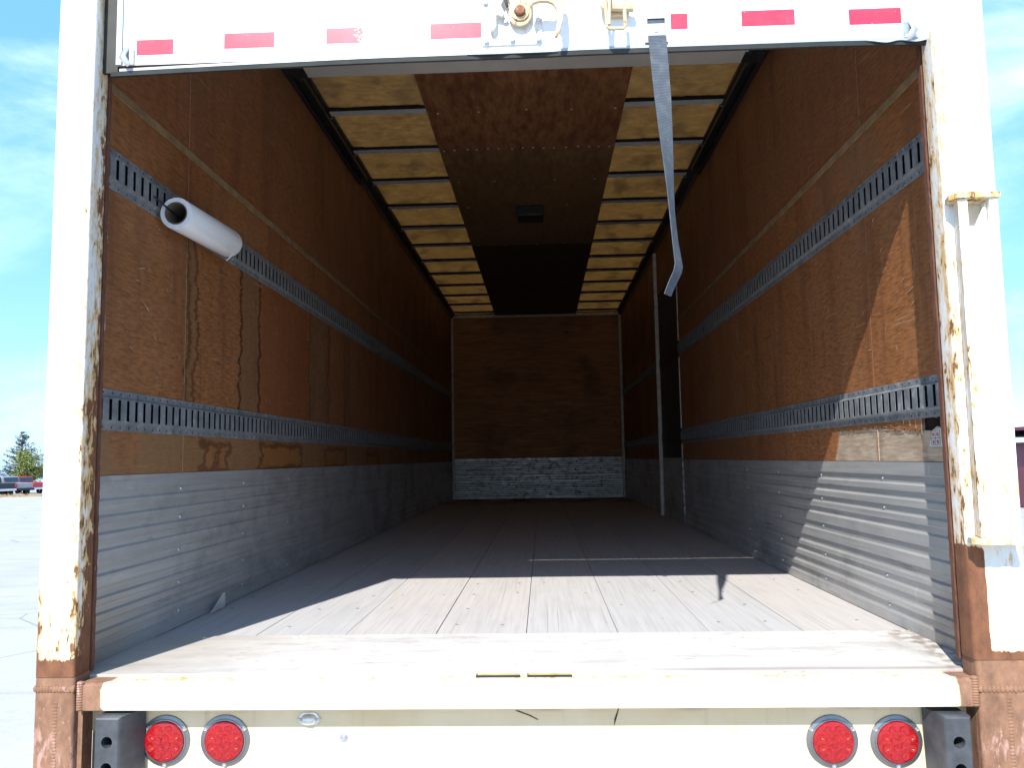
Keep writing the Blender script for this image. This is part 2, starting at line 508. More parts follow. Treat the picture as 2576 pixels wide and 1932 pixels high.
def scuff_mat(name, lo, hi, yscale=0.7):
    g = G(name, 0.42, 0.3, 0.5)
    n = g.noise(g.co((1, yscale, 26)), 2.0, 7, 0.68)
    b = g.noise(g.co((1, 1, 1.5)), 3.0 if yscale < 2 else 13.0, 6, 0.65)
    c = g.ramp(n, [(0.2, lo), (0.52, [(p + q) / 2 for p, q in zip(lo, hi)]), (0.8, hi)])
    c = g.mix(g.mr(b, 0.46, 0.72, 0, 0.6), c, [v * 0.6 for v in lo])
    dk = g.noise(g.co((1, 2.4, 75)), 1.3, 4, 0.6)
    c = g.mix(g.mr(dk, 0.66, 0.74, 0, 0.7), c, (0.07, 0.072, 0.078))
    sc = g.noise(g.co((1, 60, 9), rot=(0.3, 0, 0)), 1.0, 3, 0.5)
    c = g.mix(g.mr(sc, 0.68, 0.74, 0, 0.5), c, (0.62, 0.62, 0.60))
    # brownish run-off at the rear end near the floor
    x, y, z = g.xyz()
    yb = g.m('MULTIPLY', g.mr(y, 2.7, 2.3), g.mr(z, 0.3, 0.05))
    c = g.mix(g.m('MULTIPLY', yb, 0.45), c, (0.24, 0.17, 0.09))
    g.col(c)
    g.rough(g.mr(b, 0.3, 0.7, 0.34, 0.6))
    g.bump(n, 0.08, 0.001)
    return g.mat


M['scuff'] = scuff_mat('scuffed_aluminium', (0.32, 0.325, 0.33), (0.56, 0.56, 0.545))
M['scuff_front'] = scuff_mat('dirty_front_aluminium', (0.30, 0.34, 0.37), (0.85, 0.88, 0.88), 3.0)
M['alu'] = galv('aluminium_trim', (0.30, 0.33, 0.36), (0.52, 0.55, 0.58), 0.4, 0.42, None, 0.2)
M['trim'] = plain('pale_trim', (0.55, 0.54, 0.50), 0.5, 0, 0.4, 0.2, 18)
M['batten'] = plain('worn_batten', (0.25, 0.175, 0.095), 0.65, 0, 0.3, 0.3, 20)
M['rubber'] = plain('dark_rubber', (0.022, 0.024, 0.022), 0.55, 0, 0.4, 0.4, 12)
M['bumper'] = plain('grey_rubber_bumper', (0.055, 0.06, 0.067), 0.5, 0, 0.45, 0.3, 26)
M['black'] = plain('black_steel', (0.018, 0.018, 0.02), 0.5, 0.0, 0.4, 0.3, 20)
M['rail'] = plain('dark_roof_rail', (0.035, 0.037, 0.04), 0.45, 0.3, 0.4, 0.4, 9)
M['cavity'] = plain('cavity_and_slot_shade', (0.02, 0.017, 0.014), 0.9, 0, 0.1, 0.3, 9)  # backs open gaps; in the tracks its colour stands in for slot shade
M['sealant'] = plain('black_sealant_and_gap_shade', (0.010, 0.009, 0.009), 0.7, 0, 0.3, 0.3, 40)  # real sealant beads; on the bow flanks also the gap's shadow as colour
M['tape'] = None
M['sheetpaint'] = plain('white_box_skin', (0.78, 0.78, 0.76), 0.4, 0, 0.5, 0.06, 3)
M['header'] = plain('grey_door_underside', (0.56, 0.53, 0.49), 0.6, 0, 0.35, 0.12, 3)
M['chrome'] = plain('bright_zinc', (0.62, 0.63, 0.65), 0.28, 0.85, 0.5, 0.2, 30)
M['bezel'] = plain('stainless_bezel', (0.23, 0.235, 0.245), 0.34, 0.75, 0.5, 0.15, 20)
M['retainer'] = plain('grey_seal_retainer', (0.36, 0.42, 0.45), 0.45, 0.2, 0.4, 0.1, 12)
M['sidedoor'] = plain('charcoal_side_door', (0.040, 0.040, 0.040), 0.55, 0, 0.35, 0.3, 7)
M['tan'] = plain('tan_slot_liner', (0.55, 0.43, 0.20), 0.5, 0, 0.4, 0.15, 30)
M['hookpaint'] = rusty('flaking_latch_paint', (0.52, 0.45, 0.33), [], 0.09, (0.30, 0.16, 0.08), (0.58, 0.40, 0.18), 2.2)
M['latchpaint'] = rusty('painted_latch_plate', (0.78, 0.77, 0.74), [], 0.0, (0.30, 0.19, 0.15), (0.58, 0.42, 0.22), 2.0)
M['boltrust'] = rusty('rusty_bolt', (0.4, 0.25, 0.15), [], 0.28, (0.26, 0.11, 0.06), (0.4, 0.2, 0.1), 3.0)


def tape_mat():
    g = G('red_reflective_tape', 0.3, 0, 0.5)
    v = g.voro(g.co((1, 1, 1)), 260, rnd=0.15)
    c = g.ramp(v, [(0.1, (0.66, 0.045, 0.085)), (0.6, (0.55, 0.028, 0.06))])
    n = g.noise(g.co((9, 1, 9)), 2, 4)
    c = g.mix(g.mr(n, 0.45, 0.75, 0, 0.35), c, (0.72, 0.09, 0.14))
    x, y, z = g.xyz()
    fade = g.m('MULTIPLY', g.mr(x, -0.475, -0.385), g.mr(x, -0.36, -0.375))
    chip = g.noise(g.co((1, 1, 1)), 120, 3, 0.6)
    c = g.mix(g.mr(g.m('ADD', g.m('MULTIPLY', fade, 0.45), chip), 0.72, 0.78), c, (0.8, 0.78, 0.78))
    g.col(c)
    return g.mat


M['tape'] = tape_mat()


def lens_mat():
    g = G('red_lamp_lens', 0.12, 0, 0.6)
    v = g.noise(g.co(), 110, 4, 0.6)
    c = g.ramp(v, [(0.3, (0.42, 0.009, 0.010)), (0.5, (0.30, 0.005, 0.008)), (0.75, (0.19, 0.002, 0.005))])
    g.col(c)
    g.bump(v, 0.35, 0.002)
    return g.mat


M['lens'] = lens_mat()
M['led'] = plain('orange_red_led', (0.75, 0.10, 0.025), 0.15, 0, 0.7, 0.2, 90)


def roof_mat():
    g = G('translucent_roof_skin', 0.6, 0, 0.3)
    n = g.noise(g.co((1, 1.6, 1)), 9.0, 8, 0.72, 0.4)
    f = g.noise(g.co((30, 90, 1)), 1.0, 5, 0.7)
    bl = g.noise(g.co((1.6, 0.8, 1)), 3.0, 4)
    v = g.m('ADD', g.m('MULTIPLY', n, 0.6), g.m('MULTIPLY', f, 0.4))
    c = g.ramp(v, [(0.32, (0.034, 0.0155, 0.0035)), (0.5, (0.078, 0.037, 0.008)), (0.68, (0.135, 0.070, 0.017))])
    c = g.mix(g.mr(bl, 0.47, 0.70, 0, 0.75), c, (0.022, 0.010, 0.003))
    dc = g.ramp(v, [(0.3, (0.23, 0.185, 0.125)), (0.7, (0.36, 0.30, 0.205))])
    nt = g.nt
    tr = nt.nodes.new('ShaderNodeBsdfTranslucent')
    di = nt.nodes.new('ShaderNodeBsdfDiffuse')
    ad = nt.nodes.new('ShaderNodeMixShader')
    ad.inputs[0].default_value = 0.5
    nt.links.new(c, tr.inputs['Color'])
    nt.links.new(dc, di.inputs['Color'])
    nt.links.new(di.outputs[0], ad.inputs[1])
    nt.links.new(tr.outputs[0], ad.inputs[2])
    out = [k for k in nt.nodes if k.type == 'OUTPUT_MATERIAL'][0]
    nt.links.new(ad.outputs[0], out.inputs['Surface'])
    return g.mat


M['roof'] = roof_mat()


def film_mat():
    g = G('stretch_film', 0.38, 0, 0.5)
    n = g.noise(g.co((30, 1.2, 30)), 1.0, 5)
    g.col(g.ramp(n, [(0.35, (0.72, 0.75, 0.80)), (0.7, (0.85, 0.87, 0.90))]))
    g.b.inputs['Subsurface Weight'].default_value = 0.7
    g.b.inputs['Subsurface Radius'].default_value = (0.03, 0.035, 0.04)
    g.bump(n, 0.15, 0.001)
    return g.mat


M['film'] = film_mat()
M['cardboard'] = plain('cardboard_core', (0.16, 0.135, 0.10), 0.8, 0, 0.2, 0.15, 30)


def strap_mat():
    g = G('grey_webbing', 0.8, 0, 0.2)
    x, y, z = g.xyz()
    w = g.m('SINE', g.m('MULTIPLY', z, 1400.0))
    n = g.noise(g.co(), 40, 4)
    c = g.ramp(w, [(0.0, (0.060, 0.072, 0.088)), (1.0, (0.11, 0.128, 0.15))])
    c = g.mix(g.mr(n, 0.4, 0.75, 0, 0.5), c, (0.14, 0.16, 0.185))
    g.col(c)
    g.bump(w, 0.3, 0.001)
    return g.mat


M['strap'] = strap_mat()
M['paper'] = plain('faded_sticker_paper', (0.55, 0.58, 0.55), 0.6, 0, 0.3, 0.1, 14)
M['ink'] = plain('sticker_ink', (0.16, 0.17, 0.17), 0.6, 0, 0.3, 0.2, 30)
M['inkred'] = plain('sticker_red_ink', (0.45, 0.12, 0.13), 0.6, 0, 0.3, 0.2, 30)


# ------------------------------------------------------------------ mesh helper
class B:
    def __init__(s):
        s.bm = bmesh.new()

    def _merge(s, tmp, mi):
        for f in tmp.faces:
            f.material_index = mi
        me = bpy.data.meshes.new('t')
        tmp.to_mesh(me)
        tmp.free()
        s.bm.from_mesh(me)
        bpy.data.meshes.remove(me)

    def box(s, x0, x1, y0, y1, z0, z1, bev=0.0, seg=1, mi=0, mat=None):
        t = bmesh.new()
        bmesh.ops.create_cube(t, size=1.0)
        for v in t.verts:
            v.co = Vector(((x0 + x1) / 2 + v.co.x * (x1 - x0), (y0 + y1) / 2 + v.co.y * (y1 - y0), (z0 + z1) / 2 + v.co.z * (z1 - z0)))
        if bev > 0:
            bmesh.ops.bevel(t, geom=list(t.edges), offset=bev, segments=seg, affect='EDGES', profile=0.5)
        if mat is not None:
            bmesh.ops.transform(t, matrix=mat, verts=t.verts)
        s._merge(t, mi)
        return s

    def prism(s, poly, a0, a1, axis='y', bev=0.0, mi=0, mat=None):
        """poly: 2-D outline; axis y -> (x,z), x -> (y,z), z -> (x,y)"""
        t = bmesh.new()

        def P(p, a):
            return {'y': (p[0], a, p[1]), 'x': (a, p[0], p[1]), 'z': (p[0], p[1], a)}[axis]
        lo = [t.verts.new(P(p, a0)) for p in poly]
        hi = [t.verts.new(P(p, a1)) for p in poly]
        n = len(poly)
        t.faces.new(lo)
        t.faces.new(hi[::-1])
        for i in range(n):
            t.faces.new((lo[i], hi[i], hi[(i + 1) % n], lo[(i + 1) % n]))
        bmesh.ops.recalc_face_normals(t, faces=t.faces)
        if bev > 0:
            bmesh.ops.bevel(t, geom=list(t.edges), offset=bev, segments=2, affect='EDGES', profile=0.5)
        if mat is not None:
            bmesh.ops.transform(t, matrix=mat, verts=t.verts)
        s._merge(t, mi)
        return s

    def lathe(s, prof, n=32, mat=None, mi=0):
        """prof: (radius, height) about local z"""
        t = bmesh.new()
        rings = []
        for r_, h in prof:
            if r_ < 1e-6:
                rings.append([t.verts.new((0, 0, h))])
            else:
                rings.append([t.verts.new((r_ * math.cos(2 * math.pi * i / n), r_ * math.sin(2 * math.pi * i / n), h)) for i in range(n)])
        for a, b in zip(rings, rings[1:]):
            for i in range(n):
                j = (i + 1) % n
                if len(a) == 1 and len(b) > 1:
                    t.faces.new((a[0], b[i], b[j]))
                elif len(b) == 1 and len(a) > 1:
                    t.faces.new((a[i], a[j], b[0]))
                elif len(a) > 1:
                    t.faces.new((a[i], a[j], b[j], b[i]))
        bmesh.ops.recalc_face_normals(t, faces=t.faces)
        if mat is not None:
            bmesh.ops.transform(t, matrix=mat, verts=t.verts)
        s._merge(t, mi)
        return s

    def tube(s, pts, rad, n=8, mi=0, flat=None):
        t = bmesh.new()
        pts = [Vector(p) for p in pts]
        rings = []
        for i, p in enumerate(pts):
            d = (pts[min(i + 1, len(pts) - 1)] - pts[max(i - 1, 0)]).normalized()
            ref = Vector((0, 1, 0)) if abs(d.y) < 0.9 else Vector((1, 0, 0))
            u = d.cross(ref).normalized()
            w = d.cross(u)
            r_ = rad[i] if isinstance(rad, (list, tuple)) else rad
            k = flat or 1.0
            rings.append([t.verts.new(p + u * r_ * math.cos(2 * math.pi * j / n) + w * r_ * k * math.sin(2 * math.pi * j / n)) for j in range(n)])
        for a, b in zip(rings, rings[1:]):
            for j in range(n):
                t.faces.new((a[j], a[(j + 1) % n], b[(j + 1) % n], b[j]))
        t.faces.new(rings[0][::-1])
        t.faces.new(rings[-1])
        bmesh.ops.recalc_face_normals(t, faces=t.faces)
        s._merge(t, mi)
        return s

    def quads(s, vs, fs, mi=0):
        vv = [s.bm.verts.new(v) for v in vs]
        for f in fs:
            fc = s.bm.faces.new([vv[i] for i in f])
            fc.material_index = mi
        return s

    def mesh(s, mats, smooth=None):
        me = bpy.data.meshes.new('mesh')
        big = [f for f in s.bm.faces if len(f.verts) > 4]
        if big:
            bmesh.ops.triangulate(s.bm, faces=big)
        s.bm.to_mesh(me)
        s.bm.free()
        for m_ in (mats if isinstance(mats, (list, tuple)) else [mats]):
            me.materials.append(m_)
        if smooth:
            for p in me.polygons:
                p.use_smooth = True
            me.set_sharp_from_angle(angle=R(smooth))
        return me


WM = {}


def link(name, me, parent=None, loc=(0, 0, 0), rot=(0, 0, 0), scl=(1, 1, 1)):
    o = bpy.data.objects.new(name, me)
    COL.objects.link(o)
    w = Matrix.Translation(Vector(loc) + Vector((0, 0, Z0)))
    o.location = Vector(loc) + Vector((0, 0, Z0))
    o.rotation_euler = rot
    o.scale = scl
    from mathutils import Euler
    WM[o] = w @ Euler(rot).to_matrix().to_4x4() @ Matrix.Diagonal((*scl, 1))
    if parent is not None:
        o.parent = parent
        o.matrix_parent_inverse = WM[parent].inverted()
    return o


def obj(name, b, mats, parent=None, smooth=None, loc=(0, 0, 0), rot=(0, 0, 0)):
    return link(name, b.mesh(mats, smooth), parent, loc, rot)


def tag(o, label=None, cat=None, group=None, kind=None):
    for k, v in (('label', label), ('category', cat), ('group', group), ('kind', kind)):
        if v:
            o[k] = v
    return o


def empty(name, loc, rz=0.0):
    return link(name, None, None, loc, (0, 0, rz))


def toward_camera(x, y, z):
    """local +z of a lathe turned to face -y, placed at x, y, z"""
    return Matrix.Translation((x, y, z)) @ Matrix.Rotation(R(90), 4, 'X')


rnd = random.Random(7)

# ------------------------------------------------------------------ the setting
SLOPE = 0.016


def gz(y):
    return -Z0 - SLOPE * (y - 2.0)


def ground_mat():
    g = G('pale_concrete_lot', 0.85, 0, 0.25)
    n = g.noise(g.co(), 0.6, 8, 0.65)
    f = g.noise(g.co(), 22, 6, 0.7)
    v = g.m('ADD', g.m('MULTIPLY', n, 0.55), g.m('MULTIPLY', f, 0.45))
    c = g.ramp(v, [(0.3, (0.34, 0.33, 0.31)), (0.55, (0.43, 0.42, 0.395)), (0.75, (0.50, 0.49, 0.465))])
    st = g.noise(g.co((0.25, 2.2, 1)), 1.0, 5, 0.6)
    c = g.mix(g.mr(st, 0.55, 0.7, 0, 0.35), c, (0.25, 0.25, 0.245))
    ck = g.voro(g.co(), 0.35, 'DISTANCE_TO_EDGE')
    c = g.mix(g.mr(ck, 0.008, 0.002, 0, 0.5), c, (0.13, 0.13, 0.125))
    g.col(c)
    g.bump(f, 0.4, 0.01)
    return g.mat


b = B()
b.quads([(-2500, -400, gz(-400)), (2500, -400, gz(-400)), (2500, 3000, gz(3000)), (-2500, 3000, gz(3000))], [(0, 1, 2, 3)])
tag(obj('ground', b, ground_mat()), 'pale sunlit concrete parking lot around the truck', None, None, 'structure')

# ------------------------------------------------------------------ the truck
truck = empty('box_truck', (0, 6.8, gz(6.8)))
tag(truck, 'white box truck seen from behind, roll-up door raised over an empty plywood-lined cargo box', 'truck')

X = 1.225          # liner face
Y0, Y1 = 2.25, 11.44

# ---- cargo floor
b = B()
b.box(-1.25, 1.25, 2.215, 11.5, -0.06, -0.0112)
floor = obj('cargo_floor', b, M['cavity'], truck)
edges = [-1.235, -0.897, -0.597, -0.297, 0.001, 0.300, 0.597, 0.898, 1.235]
for i in range(8):
    b = B()
    h = rnd.uniform(-0.0012, 0.0012)
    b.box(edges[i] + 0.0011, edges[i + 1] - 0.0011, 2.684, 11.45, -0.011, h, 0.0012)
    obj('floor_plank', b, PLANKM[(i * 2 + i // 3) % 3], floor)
b = B()
b.box(-1.235, 1.235, 2.206, 2.680, -0.011, 0.0035, 0.0015)
thr = obj('threshold_plate', b, M['threshold'], floor)
scr = B().lathe([(0.0085, -0.001), (0.0085, 0.001), (0.0065, 0.0022), (0, 0.0022)], 10).mesh(M['threshold'], 40)
for i in range(8):
    link('screw', scr, floor, (-1.05 + 0.3 * i, 2.655 + rnd.uniform(-.004, .004), 0.0036))
nail = B().box(-0.0055, 0.0055, -0.0022, 0.0022, -0.001, 0.0009).mesh(plain('weathered_nail', (0.24, 0.22, 0.205), 0.7, 0, 0.3, 0.3, 60))
for i in range(8):
    for k in range(11):
        for dx in (0.07, 0.23):
            if k < 7 and rnd.random() < 0.6:
                link('nail', nail, floor, (edges[i] + dx + rnd.uniform(-.02, .02), 2.86 + 0.305 * k + rnd.uniform(-.03, .03), 0.0012), (0, 0, rnd.uniform(-.5, .5)))

# ---- rear sill with two drain slots
b = B()
b.prism([(2.13, -0.070), (2.13, -0.006), (2.137, 0.0), (2.154, 0.0), (2.158, -0.003), (2.205, -0.003), (2.205, -0.070)], -1.168, 1.150, 'x', 0.0015)
sill = obj('rear_sill', b, M['sill'], truck)
for x0, x1 in ((-0.119, -0.006), (0.016, 0.130)):
    b = B()
    b.box(x0, x1, 2.178, 2.201, -0.0025, 0.0012, 0.001, 1, 0)
    b.box(x0 - 0.002, x1 + 0.002, 2.1745, 2.1778, -0.0025, 0.0022, 0, 1, 1)
    b.box(x0 - 0.002, x0, 2.1780, 2.2, -0.0025, 0.0022, 0, 1, 1)
    obj('drain_slot', b, [M['tan'], M['black']], sill)
b = B()
for s_, xx in ((-1, -1.160), (1, 1.143)):
    for k in range(11):
        b.lathe([(0.009, -0.004), (0.0075, 0.002), (0.003, 0.0045), (0, 0.005)], 10, toward_camera(xx, 2.131, -0.066 + k * 0.0066) @ Matrix.Diagonal((1.2, 0.62, 1, 1)))
obj('weld_bead', b, M['primer'], sill, 50)

# ---- rear panel under the sill
b = B()
b.box(-1.16, 1.16, 2.199, 2.206, -0.52, -0.0705)
obj('rear_panel', b, M['cream'], truck)


rp = [c_ for c_ in truck.children if c_.name == 'rear_panel'][0]
b = B()
b.box(-0.690, -0.420, 2.1978, 2.1988, -0.40, -0.142)
obj('faded_patch', b, plain('pale_yellow_patch', (0.80, 0.76, 0.46), 0.5, 0, 0.3, 0.05, 6), rp)
for poly in ([(-0.020, -0.095), (-0.013, -0.094), (0.020, -0.106), (0.041, -0.1175), (0.038, -0.1185), (0.015, -0.1075)],
             [(0.252, -0.090), (0.2545, -0.090), (0.246, -0.118), (0.240, -0.135), (0.2405, -0.118)],
             [(-0.165, -0.074), (-0.100, -0.073), (-0.104, -0.080), (-0.118, -0.086), (-0.140, -0.085), (-0.155, -0.079)],
             [(0.150, -0.074), (0.300, -0.074), (0.285, -0.079), (0.262, -0.077), (0.240, -0.083), (0.215, -0.078), (0.185, -0.081)]):
    b = B()
    b.prism(poly, 2.1979, 2.1987, 'y')
    obj('paint_chip', b, M['chip'], rp)

# ---- corner posts
def round_rect(x0, x1, y0, y1, r_, n=5):
    out = []
    for cx_, cy_, a0 in ((x1 - r_, y0 + r_, -90), (x1 - r_, y1 - r_, 0), (x0 + r_, y1 - r_, 90), (x0 + r_, y0 + r_, 180)):
        for k in range(n + 1):
            a = R(a0 + 90 * k / n)
            out.append((cx_ + r_ * math.cos(a), cy_ + r_ * math.sin(a)))
    return out


b = B()
b.prism(round_rect(-1.283, -1.177, 2.130, 2.208, 0.008), 0.016, 2.82, 'z')
post_l = tag(obj('corner_post', b, M['post_left'], truck, 40), 'rust-streaked white corner post on the left of the opening')
b = B()
b.prism(round_rect(1.148, 1.290, 2.130, 2.208, 0.014), 0.044, 2.82, 'z')
post_r = tag(obj('corner_post', b, M['post_right'], truck, 40), 'chipped white corner post with a box guard, on the right of the opening')


def ragged_strip(x, y0, y1, z0, z1, amp, step, seed, thick=0.004):
    """vertical strip with an uneven edge, in the plane x"""
    q = random.Random(seed)
    left, right = [], []
    z = z0
    while z < z1:
        left.append((y0 + q.uniform(-amp, amp), z))
        right.append((y1 + q.uniform(-amp, amp), z))
        z += step * q.uniform(0.6, 1.4)
    bb = B()
    bb.prism(right + left[::-1], x - thick / 2, x + thick / 2, 'x')
    return bb


# rust lip and aluminium track edge on the left
b = ragged_strip(-1.1795, 2.209, 2.222, 0.012, 2.4, 0.002, 0.02, 3, 0.010)
obj('rust_lip', b, M['rust'], post_l)
b = B()
b.box(-1.222, -1.1925, 2.226, 2.2485, 0.004, 2.45, 0.002)
obj('track_edge', b, M['alu'], post_l)
for z0, z1, sd in ((0.13, 0.24, 1), (0.28, 0.50, 2), (0.40, 0.60, 3), (0.84, 1.00, 4), (1.20, 1.27, 5), (1.50, 1.60, 6)):
    q = random.Random(sd)
    pts = [(-1.1795 + q.uniform(-.002, .002), 2.2235, z0 + (z1 - z0) * k / 8) for k in range(9)]
    obj('torn_seal', B().tube(pts, [0.0022 + q.uniform(0, .0016) for _ in pts], 6, 0, 0.5), M['trim'], post_l, 40)
# rust lip and pale torn seals on the right
b = ragged_strip(1.152, 2.209, 2.226, 0.03, 2.3, 0.002, 0.018, 9, 0.010)
obj('rust_lip', b, M['rust'], post_r)
b = B()
b.box(1.1935, 1.222, 2.232, 2.2485, 0.004, 2.45, 0.002)
obj('track_edge', b, M['black'], post_r)
for z0, z1, bend, sd in ((0.042, 0.305, 0.006, 1), (0.325, 0.54, 0.004, 2), (1.155, 1.255, -0.012, 3), (0.05, 0.30, 0.012, 4)):
    q = random.Random(sd + 40)
    n_ = 12
    pts = []
    for k in range(n_ + 1):
        t_ = k / n_
        pts.append((1.172 + (0.010 if sd == 4 else 0) + bend * (t_ ** 2) * 0.8 + q.uniform(-.0006, .0006), 2.215 - (0.03 if sd == 4 else 0), z0 + (z1 - z0) * t_))
    obj('torn_seal', B().tube(pts, [0.0038 - 0.0012 * k / n_ for k in range(n_ + 1)], 6, 0, 0.5), M['trim'], post_r, 40)
# box guard on the right post: side, front with an opening at the top, caps
b = B()
gz0, gz1 = 0.354, 1.222
outer = [(1.170, 2.1295), (1.152, 2.072), (1.253, 2.070), (1.258, 2.1295)]
b.prism(outer, gz0, 1.150, 'z', 0.002)
b.prism([(1.170, 2.1295), (1.152, 2.072), (1.1765, 2.0715), (1.183, 2.1295)], 1.1505, gz1, 'z')
b.prism([(1.2315, 2.0705), (1.253, 2.070), (1.258, 2.1295), (1.2405, 2.1295)], 1.1505, gz1, 'z')
b.prism([(1.1770, 1.150), (1.2310, 1.150), (1.2310, 1.218), (1.1990, 1.152)], 2.086, 2.090, 'y')
guard = obj('box_guard', b, M['guard'], post_r)
for z0, z1 in ((gz1 + 0.0005, gz1 + 0.016), (gz0 - 0.017, gz0 - 0.0005)):
    q = random.Random(int(z0 * 100))
    top = [(1.148, 2.1285), (1.138, 2.090), (1.149, 2.064)] + [(1.16 + 0.012 * k, 2.062 + q.uniform(-.003, .003)) for k in range(8)] + [(1.258, 2.063), (1.262, 2.1285)]
    obj('cap_plate', B().prism(top, z0, z1, 'z', 0.002), M['cap'], post_r)

# lower posts in brown primer
for s_, xa, xb, mt, zt, lab in ((-1, -1.284, -1.176, M['primer_pink'], 0.0155, 'brown primed lower post with pink patches, left of the lamps'),
                               (1, 1.152, 1.292, M['primer_pink'], 0.0435, 'brown primed lower post with pink patches, right of the lamps')):
    b = B()
    b.prism(round_rect(xa, xb, 2.132, 2.212, 0.010), -0.60, zt, 'z')
    lp = tag(obj('lower_post', b, mt, truck, 40), lab)
    b = B()
    zc = -0.014 if s_ < 0 else -0.028
    n_ = 13
    for k in range(n_):
        xx = xa + (xb - xa) * (k + 0.5) / n_
        b.lathe([(0.0085, -0.003), (0.007, 0.0025), (0.003, 0.004), (0, 0.0045)], 10, toward_camera(xx, 2.132, zc + rnd.uniform(-.001, .001)) @ Matrix.Diagonal((0.8, 1.15, 1, 1)))
    obj('weld_bead', b, M['primer'], lp, 50)
    b = B()
    for k in range(60):
        b.lathe([(0.0075, -0.004), (0.006, 0.0008), (0.0025, 0.002), (0, 0.0022)], 8, toward_camera((xa + xb) / 2 + 0.004 + rnd.uniform(-.0008, .0008), 2.132, -0.05 - k * 0.0085) @ Matrix.Diagonal((1.15, 0.75, 1, 1)))
    obj('weld_seam', b, mt, lp, 50)
    # inner cheek between the post and the rear panel
    b = B()
    if s_ < 0:
        b.box(-1.1755, -1.161, 2.150, 2.1985, -0.52, -0.0715)
    else:
        b.box(1.161, 1.1515, 2.150, 2.1985, -0.52, -0.0715)
    obj('post_cheek', b, M['primer'], lp)

# ---- tail lamps
bez = B().lathe([(0.0525, 0.004), (0.0535, 0.009), (0.0565, 0.0085), (0.0575, 0.006), (0.0655, 0.0035), (0.067, 0.001), (0.067, -0.001)], 48).mesh(M['bezel'], 35)
ln = B()
ln.lathe([(0.0527, 0.001), (0.0527, 0.010), (0.051, 0.0135), (0.046, 0.0155), (0.025, 0.0172), (0, 0.0175)], 48)
lens_me = ln.mesh(M['lens'], 40)
dm = B()
for k in range(8):
    a = 2 * math.pi * (k + 0.5) / 8
    dm.lathe([(0.0105, 0.0), (0.0098, 0.0015), (0.0085, 0.0008), (0.005, 0.0012), (0, 0.0014)], 16, Matrix.Translation((0.035 * math.cos(a), 0.035 * math.sin(a), 0.0158)))
for k in range(4):
    a = 2 * math.pi * (k + 0.5) / 4 + 0.3
    dm.lathe([(0.009, 0.0), (0.0082, 0.0014), (0.006, 0.0006), (0, 0.001)], 14, Matrix.Translation((0.0135 * math.cos(a), 0.0135 * math.sin(a), 0.0170)))
optic_me = dm.mesh(M['lens'], 50)
lg = B()
for k in (0, 3, 4, 7):
    a = 2 * math.pi * (k + 0.5) / 8
    lg.lathe([(0.0032, 0.0), (0.0022, 0.0009), (0, 0.0012)], 8, Matrix.Translation((0.035 * math.cos(a) + 0.003, 0.035 * math.sin(a) - 0.003, 0.0168)) @ Matrix.Rotation(a, 4, 'Z') @ Matrix.Diagonal((1.3, 0.5, 1, 1)))
led_me = lg.mesh(M['led'], 50)
screw_me = B().lathe([(0.0058, 0.0), (0.0058, 0.003), (0.0045, 0.0048), (0.002, 0.005), (0.0018, 0.0035), (0, 0.0035)], 14).mesh(M['chrome'], 40)
for lx, lz, lab in ((-0.959, -0.168, 'round red tail lamp beside the left rubber bumper'), (-0.797, -0.168, 'round red tail lamp, inner one of the left pair'),
                    (0.804, -0.175, 'round red tail lamp, inner one of the right pair'), (0.968, -0.176, 'round red tail lamp beside the right rubber bumper')):
    rot = (R(90), 0, rnd.uniform(-0.02, 0.02))
    lamp = tag(link('tail_lamp', bez, truck, (lx, 2.1985, lz), rot), lab)
    link('lens', lens_me, lamp, (lx, 2.1985, lz), rot)
    link('lens_optics', optic_me, lamp, (lx, 2.1985, lz), rot)
    link('light_diodes', led_me, lamp, (lx, 2.1985, lz), rot)
    for a in (150, 30, 270):
        link('screw', screw_me, lamp, (lx + 0.061 * math.cos(R(a)), 2.1955, lz + 0.061 * math.sin(R(a))), rot)

